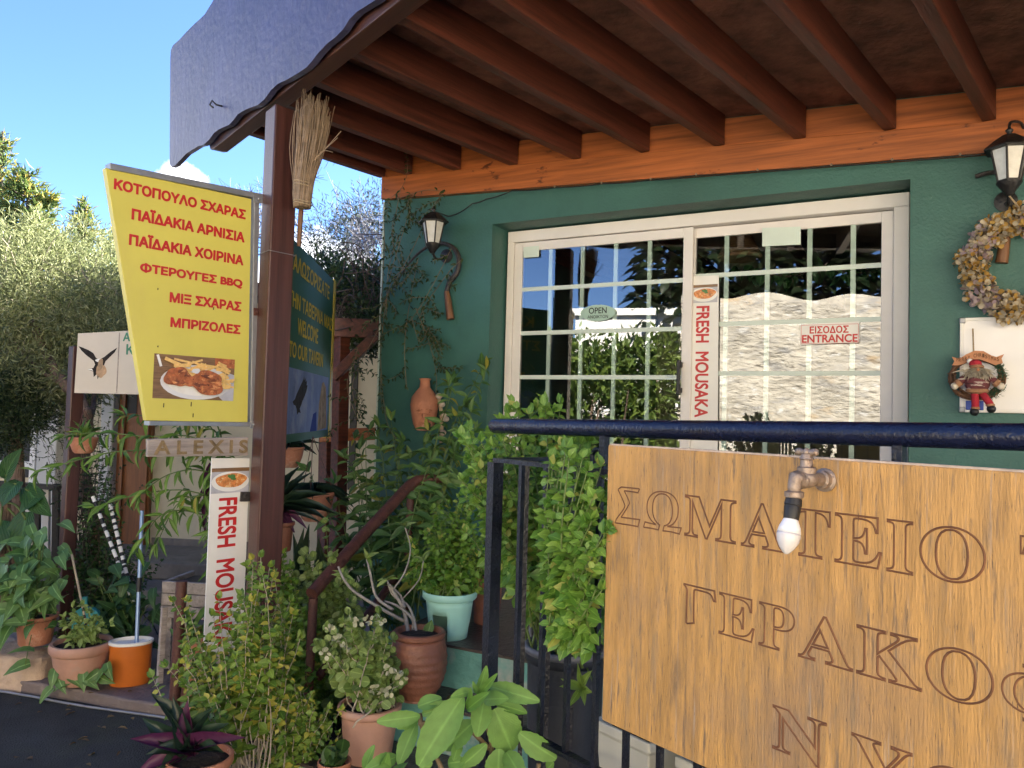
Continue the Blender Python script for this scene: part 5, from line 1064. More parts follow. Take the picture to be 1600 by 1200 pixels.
shrub('', '', c-Z*.03, tipsB, 128, .060, .048, .026, T_OV, 'basil', 'green_stem', .40, 13, .07, .10, .0045, root=t, bspread=.05, droop=.3)
of = [(x, y, FRONT.at(x, y, .045).y) for x, y in ((862, 720), (880, 700), (905, 715), (925, 740), (938, 790), (948, 830), (930, 870), (900, 850), (870, 800), (885, 900), (915, 930), (935, 905), (860, 860), (905, 780), (940, 860), (895, 955), (870, 940), (925, 820))]
q_ = FRONT.at(905, 1010, -.03); sp = []; mb = MB()
for i in range(44):
    x, y, D = of[i % len(of)]; e = P(x+random.gauss(0, 9), min(y+random.gauss(0, 9), 975), D+random.uniform(-.03, .02)); b = q_+FRONT.x*random.gauss(0, .03)
    md = (b+e)/2+FRONT.n*.05; q = poly([b, md, e], 6); mb.tube(q, [.004*(1-.6*k/12) for k in range(13)], 5); sp += leaf_stem(q, .028, .050, .040, .25, 2, .12, top=4)
mb.build('front_stems', M['green_stem'], t, smooth=True); leaves('front_leaves', sp, T_OV, LM['basil'], t)
sp = []; mb = MB(); lt_ = ((730, 690), (745, 730), (762, 702), (790, 692), (750, 780), (770, 832), (800, 790), (728, 755), (775, 745), (815, 720), (830, 800), (790, 860), (740, 715), (820, 870))
for i in range(44):
    x, y = lt_[i % len(lt_)]; e = P(x+random.gauss(0, 9), y+random.gauss(0, 9), 2.36+random.uniform(-.03, .06)); b = P(868+random.gauss(0, 8), 1010, 2.5); q = curve(b, e, Z*.10, 10, .006); mb.tube(q, [.004*(1-.6*k/10) for k in range(11)], 5); sp += leaf_stem(q, .030, .050, .038, .42, 2, .15, top=4)
mb.build('side_stems', M['green_stem'], t, smooth=True); leaves('side_leaves', sp, T_OV, LM['basil'], t)
q6 = lambda x, y, D=2.2: P(560+x/4, 1020+y/4, D); sp = []
for x, y, w in ((1260, 160, 50), (1252, 195, 50), (1360, 60, 35), (1440, 85, 55), (1462, 265, 50), (1420, 322, 40), (1318, 338, 45), (1345, 250, 45), (1395, 170, 30), (1375, 150, 35), (1440, 225, 40)):
    sp.append((q6(1395, 215), q6(x, y, 2.15)-q6(1395, 215), V((0, -1, .5))+rv(.25), (q6(x, y)-q6(1395, 215)).length, w/4*2.2/1200*1.15))
leaves('low_sprig', sp, T_LAN, leafmat('young_leaf', (.20, .33, .05), (.30, .44, .09), veins=40), t); mb = MB(); mb.tube([c+V((.05, -.06, -.02)), q6(1500, 260, 2.3), q6(1395, 215)], .003, 5); mb.build('sprig_stem', M['green_stem'], t)
# pale planters behind the board
M['pale_plastic'] = mat('pale_grey_plastic', (.46, .45, .40), .5, .08, 6)
for x, lab in ((1010, 'pale grey tapered planter box under the carved board nearest the bucket'), (1150, 'pale grey tapered planter box under the carved board further right')):
    c = FRONT.at(x, 1100, -.16); t = thing('planter_box', lab, 'planter', V((c.x, c.y, Z1)))
    mb = MB(); mb.lathe(V((c.x, c.y, Z1)), [(.001, 0), (.085, 0), (.125, .42), (.135, .425), (.135, .45), (.118, .45), (.115, .40), (.001, .40)], 4, rot=RZF+math.pi/4); mb.build('box', M['pale_plastic'], t, bevel=.006)
    mb = MB(); mb.lathe(V((c.x, c.y, Z1)), [(.114, .425), (.001, .43)], 4, rot=RZF+math.pi/4); mb.build('soil', M['soil'], t)
# hanging pots
def hanging(label, x, y, D, hw, yb, hook, mt='terra'):
    c = P(x, y, D); r = hw*D/1200; h = (yb-y)*D/1200; t = thing('hanging_pot', label, 'hanging pot', V((c.x, c.y, c.z-h)))
    pot(t, c, r, h, M[mt], [(.9, .1), (.94, .0), (1.0, .0), (1.03, .03), (1.02, .12), (.97, .14), (.88, .5), (.68, .9), (.55, 1), (.001, 1)])
    for a in (0, 2.1, 4.2):
        mb = MB(); mb.tube([c+V((r*math.cos(a+.5), r*math.sin(a+.5), -.01)), P(*hook, D)], .0025, 4); mb.build('wire', M['rust_iron'], t)
    return t, c, r
t, c, r = hanging('terracotta pot hung by wires close behind the post, higher one', 452, 698, 4.7, 23, 730, (452, 640))
leaves('leaves', [(c-Z*.01, V((math.cos(a), math.sin(a), random.uniform(.1, .9))), Z-V((math.cos(a), math.sin(a), 0))*.3, random.uniform(.10, .2), .03) for a in (i*.7 for i in range(12))], T_STRAP, LM['strap'], t)
t, c, r = hanging('terracotta pot hung by wires before the cream wall, lower one', 493, 768, 4.6, 29, 813, (489, 682))
leaves('leaves', [(c-Z*.01, V((math.cos(a), math.sin(a), random.uniform(.0, .5))), Z-V((math.cos(a), math.sin(a), 0))*.2, random.uniform(.12, .26), .035) for a in (i*.7 for i in range(16))], T_STRAP, LM['strap'], t)
t, c, r = hanging('small terracotta pot hanging among twigs near the eagle sign', 131, 683, 4.5, 21, 708, (131, 640))
leaves('leaves', [(c, rv(.6)+Z*.6, Z+rv(.4), .11, .03) for i in range(22)], T_LAN, LM['arch'], t)
t, c, r = potted('dark purple strap leaved plant in a pot just right of the post', 442, 815, 4.0, 18, 860, 'terra_dark', zb=None)
mb = MB(); mb.tube([c+Z*.02, P(448, 640, 4.2)], .003, 4); mb.build('wire', M['rust_iron'], t)
for lm, tips in (('strap', ((520, 770), (505, 785), (470, 735), (485, 752), (495, 745), (460, 730), (440, 720), (500, 800))), ('purple', ((455, 830), (465, 825), (440, 835), (478, 815), (425, 800), (450, 760)))):
    leaves('leaves', [(P(438+random.uniform(-4, 4), 800, 4.0), (P(x, y, 3.95)-P(438, 800, 4.0)), Z+V((0, -.6, 0))+rv(.3), (P(x, y, 4)-P(438, 800, 4)).length, .045) for x, y in tips], T_STRAP, LM[lm], t)
# left row of pots
t, c, r = potted('terracotta pot of arrow leaved plant standing on the kerb stone', 57, 960, 4.4, 30, 1004, 'terra')
sp = []
for i in range(150):
    x, y = random.gauss(38, 34), random.gauss(912, 36)+max(0, random.gauss(0, 28)); x = min(x, 98); D = jit(4.33, .16); p = P(x, y, D)
    d = V((random.gauss(0, .5)+(x-50)/90, -.6, random.uniform(-.9, .3))); sp.append((p, d, Z*.7+V((0, -.8, 0))+rv(.35), random.uniform(.075, .12), random.uniform(.06, .085)))
leaves('leaves', sp, T_ARROW, LM['syn'], t); mb = MB()
for s_ in sp[::2]: mb.tube(curve(c-Z*.01, s_[0], Z*.05, 6), .0025, 4)
mb.build('stems', M['green_stem'], t, smooth=True)
t, c, r = potted('round faded pink pot with small green plant standing by the kerb', 128, 1002, 4.28, 43, 1063, 'pink_plastic', [(.86, .12), (.90, .0), (1.0, .0), (1.04, .06), (1.04, .18), (.98, .24), (.94, .26), (.88, .5), (.74, .93), (.66, 1), (.001, 1)])
shrub('', '', c-Z*.03, [(x, y, 4.25) for x, y in ((105, 975), (120, 960), (135, 955), (150, 965), (165, 975), (150, 990), (110, 990), (140, 975))], 20, .06, .036, .05, T_OV, 'pel', 'green_stem', .35, 6, .06, .08, .003, root=t)
leaves('trailing_leaves', [(P(x, y, 4.17), V((random.gauss(0, 1), -.4, -.5)), V((0, -.8, .6))+rv(.2), .085, .06) for x, y in ((85, 1050), (92, 1062), (105, 1068), (112, 1060), (130, 1055), (135, 1062), (152, 1052), (156, 1058), (165, 1046), (78, 1078), (168, 1040))], T_ARROW, LM['syn'], t)
t, c, r = potted('small plain terracotta pot tucked between the pink pot and the mop bucket', 168, 1020, 4.55, 14, 1052, 'terra', zb=.066)
leaves('leaves', [(c, rv(.5)+Z*.7, Z+rv(.3), .07, .03) for i in range(14)], T_OV, LM['dark'], t)
t, c, r = potted('terracotta pot partly hidden behind the leggy shrub and the banner', 303, 992, 3.95, 22, 1058, 'terra', zb=.066)
leaves('leaves', [(c+rv(.03), rv(.6)+Z*.8, Z-V((0, .7, 0))+rv(.3), random.uniform(.1, .17), .045) for i in range(16)], T_LAN, LM['arch'], t)
# purple rhoeo pot at the bottom
t, c, r = potted('terracotta pot of purple strap leaves in front at the foot of the post', 312, 1180, 2.8, 49, 1290, 'terra', PR_STD)
sp, sq = [], []
for i, (x, y) in enumerate(((243, 1080), (207, 1152), (222, 1122), (250, 1200), (212, 1205), (325, 1105), (352, 1128), (290, 1098), (345, 1170), (270, 1092), (375, 1150), (230, 1175))):
    b = P(300+random.uniform(-8, 8), 1174, 2.8); e = P(x, y, 2.7 if y > 1140 else 2.78); (sp if i % 3 != 1 else sq).append((b, e-b, Z+V((0, -.9, 0))+rv(.25), (e-b).length, .062)); sq.append((b, (e-b)+rv(.03)+Z*.05, Z+V((0, -.4, 0))+rv(.3), (e-b).length*.5, .040))
leaves('leaves', sp, T_BLADE, LM['strap'], t); leaves('purple_leaves', sq, T_BLADE, LM['purple'], t)
t, c, r = potted('terracotta pot cut by the lower picture edge below the pink flower pot', 523, 1188, 2.9, 25, 1260, 'terra')
leaves('leaves', [(c+rv(.02), rv(.7)+Z*.4, Z-V((0, .4, 0))+rv(.3), .06, .055) for i in range(16)], T_RND, LM['dark'], t)
# fleshy leaved plant in the foreground
t = thing('fleshy_plant', 'broad fleshy leaved plant with scalloped leaf edges growing in front of the railing', 'plant', V((q6(700, 800, 2.05).x, 2.05, .0)))
sp = []
for (x0, y0), (x1, y1), w in (((650, 275), (368, 695), 185), ((785, 300), (750, 492), 120), ((680, 355), (776, 268), 66), ((788, 292), (898, 278), 86), ((742, 258), (803, 118), 62), ((756, 262), (832, 168), 46), ((712, 240), (594, 262), 56), ((850, 350), (975, 625), 205), ((825, 210), (1096, 292), 105), ((860, 320), (1050, 362), 70), ((1005, 500), (1228, 675), 125), ((385, 395), (130, 432), 88), ((400, 385), (592, 318), 82), ((372, 335), (505, 282), 84), ((378, 410), (262, 468), 56), ((362, 440), (245, 690), 100), ((722, 432), (535, 592), 135), ((800, 570), (640, 722), 92), ((880, 600), (870, 820), 150), ((925, 620), (1020, 770), 110), ((630, 560), (600, 655), 62), ((40, 740), (78, 592), 62), ((240, 650), (62, 722), 92), ((560, 690), (650, 680), 90), ((300, 690), (210, 760), 90), ((440, 640), (400, 730), 80), ((740, 250), (722, 200), 30), ((660, 320), (715, 255), 40), ((1180, 730), (1210, 690), 60), ((1395, 740), (1382, 655), 48), ((1000, 690), (930, 790), 90), ((130, 780), (180, 690), 80)):
    D0 = 2.06+random.uniform(-.03, .03); a, b = q6(x0, y0, D0), q6(x1, y1, D0-.05+random.uniform(-.04, .04)); sp.append((a, b-a, V((random.gauss(0, .25), -1, .55+random.gauss(0, .2))), (b-a).length, w/4*2.06/1200*1.12))
leaves('leaves', sp, T_SER, LM['kal'], t); mb = MB()
for pts in (((385, 380), (400, 470), (460, 600), (560, 800)), ((735, 260), (790, 420), (830, 560), (835, 820)), ((640, 420), (740, 520), (820, 600)), ((1128, 690), (1110, 820)), ((375, 440), (430, 440), (450, 470))): mb.tube(poly([q6(*p, 2.08) for p in pts], 4), .0065, 7)
mb.build('stems', M['twig'], t, smooth=True)
# leggy shrub at the foot of the post and a second one right of it
shrub('leggy shrub with small yellowing leaves rising before the foot of the post', 'leafy_shrub', V((P(385, 1230, 3.05).x, 3.05, 0)), [(x, y, D) for x, y, D in ((390, 882, 3.1), (402, 900, 3.1), (425, 908, 3.15), (374, 932, 3.05), (345, 962, 3.05), (298, 955, 3.1), (282, 1010, 3.05), (320, 1002, 3.05), (262, 1045, 3.0), (290, 1070, 2.95), (350, 1045, 3.0), (410, 965, 3.1), (440, 945, 3.15), (452, 960, 3.2), (465, 1000, 3.15), (440, 1030, 3.1), (330, 1040, 3.0), (300, 1035, 3.0), (370, 985, 3.05), (395, 940, 3.05), (420, 1000, 3.1), (345, 1090, 2.95), (310, 1100, 2.95))], 66, .054, .040, .024, T_OV, 'shrub', 'pale_twig', .5, 10, .1, .03, .0035, bspread=.06, cat='shrub')
shrub('low dense shrub with fresh green leaves right of the foot of the post', 'leafy_shrub', V((P(470, 1235, 3.2).x, 3.2, 0)), [(x, y, 3.15) for x, y in ((430, 1110), (450, 1090), (470, 1080), (490, 1105), (510, 1130), (460, 1140), (420, 1150), (490, 1160), (440, 1190), (520, 1180), (400, 1170))], 64, .044, .034, .02, T_OV, 'shrub', 'pale_twig', .3, 12, .1, .03, .003, bspread=.06, cat='shrub')
shrub('dark green leafy shrub between the post and the rusty handrail', 'leafy_shrub', V((P(470, 1180, 3.65).x, 3.65, .12)), [(x, y, 3.65) for x, y in ((440, 880), (455, 900), (445, 940), (460, 980), (470, 1020), (480, 960), (450, 1040), (475, 1060), (440, 1000), (500, 1040), (520, 1080))], 72, .05, .036, .026, T_OV, 'bush', 'green_stem', .2, 12, .08, .03, .003, bspread=.06, cat='shrub')
shrub('pale green round leaved pelargonium climbing behind the rusty handrail', 'pelargonium', V((P(520, 1130, 3.8).x, 3.8, .12)), [(x, y, 3.75) for x, y in ((480, 885), (500, 870), (520, 890), (540, 900), (550, 940), (505, 920), (490, 940), (530, 960), (560, 980), (515, 990), (545, 1020), (480, 970), (470, 910), (600, 1010), (500, 1050))], 84, .056, .056, .04, T_RND, 'pel', 'green_stem', .3, 12, .1, .03, .004, bspread=.08, cat='plant')
t = thing('snake_plant', 'cluster of upright banded sword leaves right behind the post', 'plant', V((P(478, 1000, 4.2).x, 4.2, .066)))
leaves('leaves', [((P(x, 1000, 4.2)), P(x+random.uniform(-6, 8), y, 4.2)-P(x, 1000, 4.2), V((.3*random.gauss(0, 1), -1, 0)), (P(x, y, 4.2)-P(x, 1000, 4.2)).length, .05) for x, y in ((458, 835), (466, 825), (475, 845), (484, 820), (492, 838), (500, 850), (472, 860))], tmpl([(0, .45), (.4, .5), (.8, .42), (1, .03)], .3, .05), LM['snake'], t)
# long-leaved shrub against the green wall
shrub('tall loose shrub with long pointed dark leaves against the green wall', 'long_leaved_shrub', V((P(622, 1060, 4.47).x, 4.25, Z2-.2)), [(x, y, D) for x, y, D in ((745, 580, 4.52), (718, 600, 4.47), (732, 645, 4.42), (600, 660, 4.72), (560, 690, 4.82), (535, 715, 4.82), (622, 700, 4.62), (680, 690, 4.52), (700, 722, 4.42), (655, 780, 4.32), (690, 800, 4.32), (740, 665, 4.47), (580, 760, 4.62), (530, 765, 4.72), (610, 830, 4.42), (650, 850, 4.32), (540, 805, 4.62), (670, 885, 4.22), (600, 720, 4.67), (640, 720, 4.57), (560, 840, 4.52), (700, 760, 4.37), (650, 680, 4.62), (500, 740, 4.72), (590, 690, 4.72), (715, 700, 4.42))], 34, .15, .060, .08, T_LAN, 'lance', 'green_stem', .3, 10, .12, .05, .005, per=2, droop=.45, top=4, bspread=.1, cat='shrub')
# arching stems left of the banner
t = thing('arching_plant', 'cane plant with arching bright narrow leaves reaching left under the yellow sign', 'plant', V((P(350, 1140, 3.95).x, 3.95, .0))); sp = []; mb = MB()
for pts in (((350, 1140), (352, 900), (345, 720), (300, 683), (230, 682), (160, 676), (102, 680)), ((345, 1140), (346, 900), (338, 740), (300, 708), (190, 705), (110, 722), (58, 738)), ((355, 1140), (350, 950), (338, 800), (300, 768), (230, 770), (148, 792)), ((350, 1140), (345, 960), (336, 830), (300, 800), (250, 806), (212, 862)), ((352, 1140), (355, 880), (345, 680), (300, 645), (250, 648), (195, 650)), ((352, 1140), (352, 900), (340, 760), (312, 735), (262, 742), (215, 775)), ((350, 1140), (350, 920), (336, 790), (310, 775), (275, 790), (245, 850)), ((350, 1140), (352, 900), (344, 700), (322, 668), (290, 660), (270, 680))):
    q = poly([P(x, y, jit(3.85, .07)) for x, y in pts], 6); mb.tube(q, [.006*(1-.7*k/len(q)) for k in range(len(q))], 6); sp += leaf_stem(q, .05, .125, .030, .52, 2, .6, .9, 4, taper=.15)
leaves('leaves', sp, T_LAN, LM['arch'], t); mb.build('stems', M['green_stem'], t, smooth=True)
leaves('purple_leaves', [(P(335, 730+i*18, 3.95), P(x, y, 3.85)-P(335, 730+i*18, 3.95), V((0, -1, .5))+rv(.2), (P(x, y, 3.9)-P(335, 730+i*18, 3.9)).length, .03) for i, (x, y) in enumerate(((310, 762), (306, 778), (308, 830), (312, 738)))], T_STRAP, LM['purple'], t)
# ------------------------------------------------------------------ left-hand planting
shrub('dense dark bush growing around the left timber post', 'dark_bush', V((P(150, 1000, 4.95).x, 4.95, .066)), [(x, y, 4.85) for x, y in ((130, 840), (150, 800), (170, 830), (190, 860), (150, 880), (200, 900), (180, 930), (130, 920), (220, 930), (160, 960), (110, 880), (140, 740), (165, 770), (205, 850), (230, 890))], 110, .045, .026, .03, T_OV, 'dark', 'dark_twig', .15, 16, .15, .05, .004, bspread=.14, cat='bush')
t = thing('arrow_leaf_patch', 'low patch of arrow shaped leaves between the pink pot and the mop pole', 'plant', V((P(195, 1000, 4.6).x, 4.6, .066)))
sp = [(P(random.gauss(195, 26), random.gauss(950, 30), jit(4.6, .1)), V((random.gauss(0, .7), -.5, random.uniform(-.8, .4))), V((0, -.8, .7))+rv(.3), random.uniform(.08, .13), random.uniform(.055, .08)) for i in range(75)]
leaves('leaves', sp, T_ARROW, leafmat('shaded_arrow_leaf', (.035, .095, .03), (.08, .17, .055), vein=.6), t); mb = MB()  # darker copy of the arrow leaf, shade put into its colour
for s_ in sp[::2]: mb.tube(curve(V((P(195, 1000, 4.6).x+random.gauss(0, .08), 4.62, .07)), s_[0], Z*.04, 5), .0025, 4)
mb.build('stems', M['green_stem'], t)
t = thing('elephant_ear_plant', 'plant with huge dark heart shaped leaves on a ringed pale trunk at the left', 'plant', V((P(5, 960, 4.8).x, 4.8, .1)))
mb = MB(); mb.tube([P(4, 960, 4.8)]+[P(4, 945-k*9, 4.8) for k in range(20)], [.045+(.004 if k % 2 else 0) for k in range(21)], 12); mb.build('trunk', M['bark'], t)
sp = []; mb = MB()
for (x0, y0), (x1, y1), w in (((40, 790), (20, 870), 62), ((62, 750), (18, 778), 40), ((45, 745), (75, 790), 44), ((25, 735), (-10, 770), 50), ((50, 840), (80, 880), 52), ((10, 720), (24, 675), 34), ((0, 800), (-30, 860), 60)):
    y0 += 22; y1 += 22; a, b = P(x0, y0, 4.72), P(x1, y1, 4.62); sp.append((a, b-a, V((random.gauss(0, .3), -1, .7)), (b-a).length*.8, w*.8*4.7/1200)); mb.tube(curve(P(5, 790, 4.8), a, Z*.1, 6), .007, 6)
leaves('leaves', sp, T_HEART, LM['ear'], t); mb.build('leaf_stalks', M['green_stem'], t, smooth=True)
def crown(ells, n, Lf, Wf, T, lm, parent, clump=.16, per=60, name='crown', up=.3):
    sp = []; cs = []
    tot = sum(e[1]*e[2] for e in ells)
    for e in ells:
        k = int(n/per*e[1]*e[2]/tot)
        for _ in range(max(k, 1)):
            d = rv(1).normalized()*(random.random()**.40); cs.append((V(e[0])+V((d.x*e[1], d.y*e[3], d.z*e[2])), d))
    for c, d in cs:
        cr = clump*random.uniform(.6, 1.3)
        for _ in range(per):
            q = rv(.5)*cr; sp.append((c+q, q.normalized()*.7+d*.5+rv(.4)+Z*up, rv(1)+Z*.6, Lf*random.uniform(.6, 1.1), Wf*random.uniform(.7, 1.1)))
    return leaves(name, sp, T, LM[lm], parent), cs
def E_(x, y, D, rx, ry, rd): return (P(x, y, D), rx*D/1200, ry*D/1200, rd)
# gnarled tree with a soft fine crown
t = thing('fluffy_tree', 'gnarled leaning tree with a soft dense fine leaved crown at the left', 'tree', V((P(150, 1000, 5.15).x, 5.15, .066))); mb = MB()
tr = [P(150, 1010, 5.15), P(138, 880, 5.1), P(150, 840, 5.05), P(163, 818, 5.0), P(142, 795, 5.05), P(130, 760, 5.1), P(127, 720, 5.1), P(136, 665, 5.1), P(131, 632, 5.1), P(107, 605, 5.15), P(75, 560, 5.3), P(50, 500, 5.5)]
q = poly(tr, 5); mb.tube([p+rv(.004) for p in q], [.075-.052*k/len(q)+.006*math.sin(k*1.7) for k in range(len(q))], 12)
for pts, w in (([(131, 632, 5.1), (117, 600, 5.2), (107, 588, 5.3), (100, 555, 5.5), (120, 480, 5.7)], .03), ([(136, 665, 5.1), (145, 640, 5.2), (150, 600, 5.4), (170, 520, 5.7)], .022), ([(107, 605, 5.15), (60, 575, 5.3), (10, 520, 5.6)], .02)):
    q = poly([P(*p) for p in pts], 5); mb.tube(q, [w*(1-.5*k/len(q)) for k in range(len(q))], 9)
mb.build('trunk', M['bark'], t, smooth=True)
crown([E_(60, 480, 5.7, 120, 110, .7), E_(150, 500, 5.6, 85, 80, .55), E_(30, 580, 5.5, 110, 70, .6), E_(-60, 450, 5.9, 120, 130, .7), E_(190, 450, 5.9, 55, 60, .5), E_(90, 400, 6.0, 100, 55, .55), E_(185, 520, 5.4, 50, 42, .3), E_(130, 570, 5.4, 60, 40, .3), E_(60, 600, 5.4, 70, 45, .4), E_(-20, 620, 5.5, 70, 50, .4), E_(110, 620, 5.5, 40, 30, .25)], 60000, .06, .010, T_NAR, 'fluffy', t, .13, 80)
mb = MB()
for i in range(260):
    a = P(random.uniform(-60, 200), random.uniform(420, 600), jit(5.6, .3)); mb.tube(curve(a, a+rv(.14)+Z*.05, rv(.04), 4), .0022, 4)
mb.build('twigs', M['pale_twig'], t)
t = thing('thuja_bush', 'dark evergreen bush on a bare brown trunk at the left edge', 'bush', V((P(26, 900, 5.2).x, 5.2, .066)))
mb = MB(); mb.tube([P(24, 900, 5.2), P(27, 760, 5.2), P(24, 680, 5.2), P(20, 620, 5.2)], [.055, .048, .045, .03], 10); mb.build('trunk', M['bark'], t, smooth=True)
crown([E_(15, 645, 5.1, 50, 40, .3), E_(30, 610, 5.2, 40, 35, .3), E_(0, 690, 5.1, 30, 25, .25), E_(45, 660, 5.1, 30, 30, .25)], 7000, .04, .009, T_NAR, 'thuja', t, .09, 50)
shrub('dry brown twiggy climber tangled below the eagle sign', 'twiggy_climber', P(135, 880, 5.0), [(x, y, 4.95) for x, y in ((150, 700), (175, 690), (160, 740), (120, 690), (90, 680), (70, 650), (180, 740), (150, 640), (100, 700), (170, 660))], 45, .035, .018, .05, T_OV, 'vine', 'dark_twig', .4, 14, .12, .1, .003, cat='climber')
# conifers far behind
def conifer(label, px, ytop, ybase, D, hw, sparse=1., n=26):
    top, bot = P(px, ytop, D), P(px, ybase, D); R = hw*D/1200; t = thing('conifer', label, 'tree', V((bot.x, bot.y, 0))); bot = V((bot.x, bot.y, 0)); mb = MB(); mb.tube([bot, bot.lerp(top, .5), top], [.16, .10, .02], 8); sp = []; zb = P(px, ybase, D).z
    for i in range(n):
        u = (i/n)**.9; z = zb+(top.z-zb)*(1-u) if False else zb+(top.z-zb)*u; L = R*(1-u)**.8*random.uniform(.6, 1.15)+.12
        for k in range(5):
            a = random.uniform(0, 6.28); b0 = V((top.x, top.y, z)); e = b0+V((math.cos(a)*L, math.sin(a)*L, L*random.uniform(.05, .4))); q = curve(b0, e, -Z*L*.10, 6); mb.tube(q, [.022*(1-.75*j/6) for j in range(7)], 4)
            for (p, tt, s_) in along(q, .085/sparse, .12):
                for w in range(6): sp.append((p+rv(.035), tt*.7+rv(.55)+Z*.3, rv(1), random.uniform(.15, .28), random.uniform(.025, .045)))
    mb.build('trunk', M['dark_twig'], t); leaves('needles', sp, T_NAR, LM['conif'], t); return t
conifer('tall thin conifer with sparse top at the left picture edge', 4, 205, 460, 19, 75, .55, 24); conifer('broad yellow green conifer behind the fluffy tree', 45, 268, 480, 17, 85, 1.0, 24); conifer('slender conifer with golden tips left of the yellow sign', 133, 312, 480, 20, 42, .6, 18)
conifer('low bluish conifer glimpsed at the edge of the yellow sign', 178, 362, 480, 21, 34, .6, 12)
# bare twiggy tree behind and the tangled vine
random.seed(23)
t = thing('twiggy_tree', 'bare fine twigged tree against the sky right of the post', 'tree', V((P(540, 800, 11.5).x, 11.5, 0))); mb = MB()
def grow(p, d, L, r, lv):
    q = [p]; dd_ = d
    for k in range(4): dd_ = (dd_+rv(.13)).normalized(); q.append(q[-1]+dd_*L/4)
    mb.tube(q, [r*(1-.4*k/4) for k in range(5)], 5 if lv < 3 else 3, cap=False)
    if lv < 6:
        for k in range(4 if lv > 1 else 5):
            b = q[random.choice((2, 3, 4))]; grow(b, (dd_*.95+rv(.42)+Z*.10).normalized(), L*random.uniform(.5, .76), max(r*.55, .0035), lv+1)
b0 = V((P(540, 800, 11.5).x, 11.5, 0)); grow(b0, Z, 2.6, .09, 0); mb.build('branches', mat('grey_blue_twig', (.10, .10, .13), .7, .3, 9), t)
t2 = thing('twiggy_tree', 'fine twigged tree with tiny grey leaves beside the corner of the green wall', 'tree', V((P(600, 800, 10.9).x, 10.9, 0))); mb = MB(); grow(V((P(600, 800, 10.9).x, 10.9, 0)), Z, 2.7, .09, 0); mb.build('branches', bpy.data.materials['grey_blue_twig'], t2)
crown([E_(540, 385, 10.6, 70, 80, .6), E_(580, 350, 10.6, 40, 60, .5), E_(500, 420, 10.6, 50, 60, .5)], 5200, .085, .016, T_NAR, 'greyleaf', t2, .28, 26, 'leaves')
t = thing('vine_tangle', 'dark tangled vine heaped on the pergola beside the welcome board', 'vine', P(545, 520, 5.6))
crown([E_(540, 470, 6.0, 60, 50, .35), E_(575, 500, 5.6, 35, 45, .2), E_(500, 440, 6.2, 45, 50, .3), E_(580, 440, 5.9, 30, 45, .25), E_(560, 540, 5.6, 40, 25, .15)], 5200, .045, .026, T_OV, 'vine', t, .10, 30, 'leaves'); mb = MB()
for i in range(150):
    a = P(random.gauss(550, 30), random.gauss(490, 36), jit(5.7, .25)); mb.tube(curve(a, a+V((random.gauss(0, .26), random.gauss(0, .1), random.gauss(0, .16))), rv(.06)+Z*.03, 6), random.uniform(.0025, .006), 4)
mb.build('branches', M['dark_twig'], t, smooth=True)
t = thing('wall_creeper', 'thin sparse creeper hanging down the left edge of the green wall', 'creeper', DOOR.at(640, 800, WO+.05)); sp = []; mb = MB()
for pts in (((650, 268), (628, 292), (612, 330), (604, 400), (598, 470)), ((700, 300), (660, 296), (622, 310)), ((690, 300), (680, 330), (640, 400), (610, 470), (592, 520)), ((660, 398), (640, 470), (625, 540), (632, 600)), ((655, 480), (668, 540), (672, 600), (668, 640)), ((610, 470), (606, 560), (600, 640), (622, 690)), ((640, 420), (610, 430), (590, 480)), ((625, 350), (608, 420), (600, 500)), ((700, 390), (680, 440), (660, 480), (630, 520)), ((620, 300), (612, 380), (640, 440)), ((590, 520), (560, 590), (555, 650)), ((560, 540), (540, 610), (545, 660)), ((650, 330), (630, 370), (615, 440)), ((640, 500), (650, 530), (668, 520)), ((730, 400), (700, 420), (668, 470), (650, 500))):
    q = poly([DOOR.at(x+random.gauss(0, 7), y+random.gauss(0, 5), WO+.03+random.uniform(0, .09)) for x, y in pts], 7); mb.tube(q, .0022, 4, cap=False); sp += leaf_stem(q, .05, .040, .018, .0, 1, .3, top=3, taper=0)
    for k in range(4):
        a = random.choice(q); q2 = curve(a, a+DOOR.x*random.gauss(0, .12)+DOOR.n*random.uniform(0, .05)+Z*random.gauss(-.06, .1), rv(.03), 6); mb.tube(q2, .0016, 4, cap=False); sp += leaf_stem(q2, .024, .036, .016, .1, 2, .3, top=3, taper=0)
leaves('leaves', sp, T_OV, LM['vine'], t); mb.build('stems', M['twig'], t)
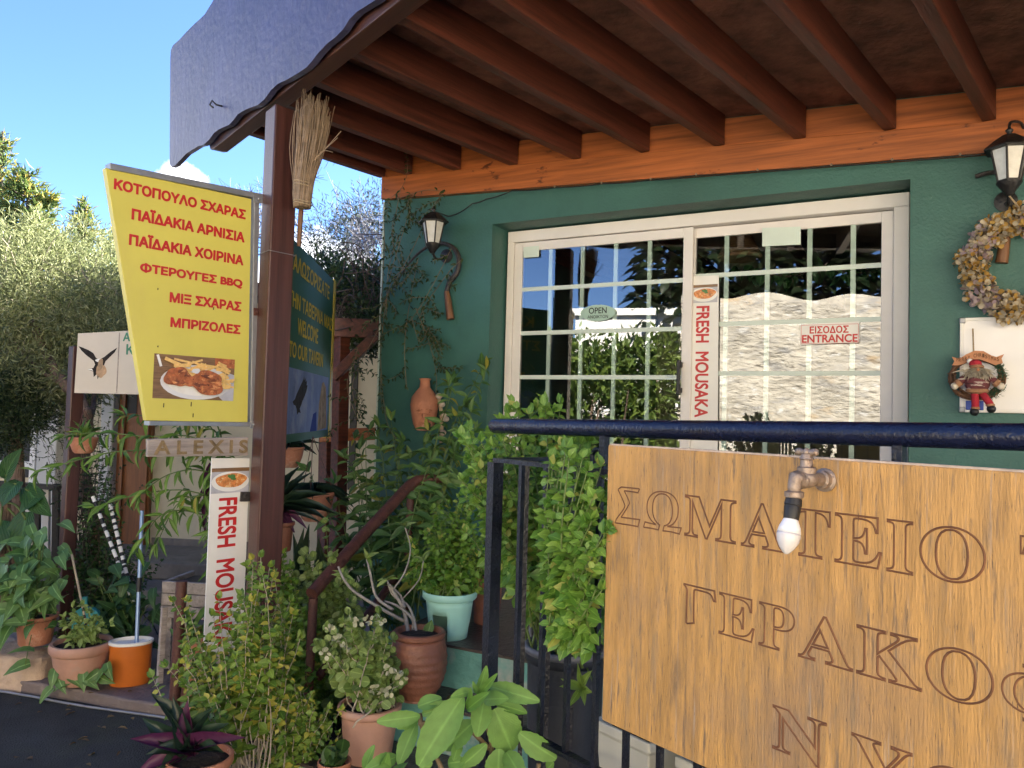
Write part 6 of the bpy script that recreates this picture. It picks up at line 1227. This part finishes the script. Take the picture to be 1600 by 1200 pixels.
t = thing('indoor_garland', 'dark leaf garland strung inside behind the right glass panel', 'garland', DOOR.at(1250, 430, -.5)); sp = []; q = poly([DOOR.at(x, y, -.5) for x, y in ((1120, 432), (1170, 424), (1230, 432), (1290, 420), (1340, 428), (1420, 412))], 8); mb = MB(); mb.tube(q, .006, 5); mb.build('stem', M['dark_twig'], t)
leaves('leaves', leaf_stem(q, .05, .10, .075, 0, 2, .4, taper=0), T_HEART, LM['ear'], t)
# ------------------------------------------------------------------ mirrored hillside bushes across the street
t = thing('hillside_bushes', 'sunlit bushes on the slope mirrored in the left glass panel', 'bushes', (-6.6, -.8, 0)); sp = []
for i in range(330):
    u = random.random(); p = V((-5.2, -2.0, 0)).lerp(V((-8.6, 1.0, 0)), u)+V((-.5, -.5, 0))*random.uniform(-.4, 1.6); c = p+Z*random.uniform(.2, 2.85)
    for k in range(70): q = rv(.15); sp.append((c+q, q.normalized()+rv(.5)+Z*.4, rv(1)+Z, random.uniform(.10, .2), random.uniform(.05, .09)))
leaves('leaves', sp, T_OV, LM['hedge'], t)
mb = MB()
for i in range(24): p = V((-5.2, -2.0, 0)).lerp(V((-8.6, 1.0, 0)), i/23); mb.tube(curve(p, p+rv(.3)+Z*2.2, rv(.15), 5), [.04-.006*k for k in range(6)], 6)
mb.build('stems', M['bark'], t)

t = thing('fallen_leaves', 'dry fallen leaves scattered on the dark street and pavement edge', 'leaves', PZ(120, 1150, 0)); t['kind'] = 'stuff'
sp = [(PZ(random.uniform(-60, 260), random.uniform(1095, 1250), .006), V((random.gauss(0, 1), random.gauss(0, 1), .05)), Z+rv(.25), random.uniform(.02, .05), random.uniform(.012, .03)) for i in range(46)]
sp += [(PZ(random.uniform(130, 330), random.uniform(1000, 1085), .072), V((random.gauss(0, 1), random.gauss(0, 1), .05)), Z+rv(.25), random.uniform(.02, .045), random.uniform(.012, .025)) for i in range(26)]
sp += [(PZ(random.uniform(600, 800), random.uniform(1010, 1090), Z1+.006), V((random.gauss(0, 1), random.gauss(0, 1), .05)), Z+rv(.25), random.uniform(.02, .04), random.uniform(.012, .025)) for i in range(16)]
leaves('dry_leaves', sp, T_OV, leafmat('dry_leaf', (.12, .07, .03), (.30, .21, .09), .8, .1, .1), t)
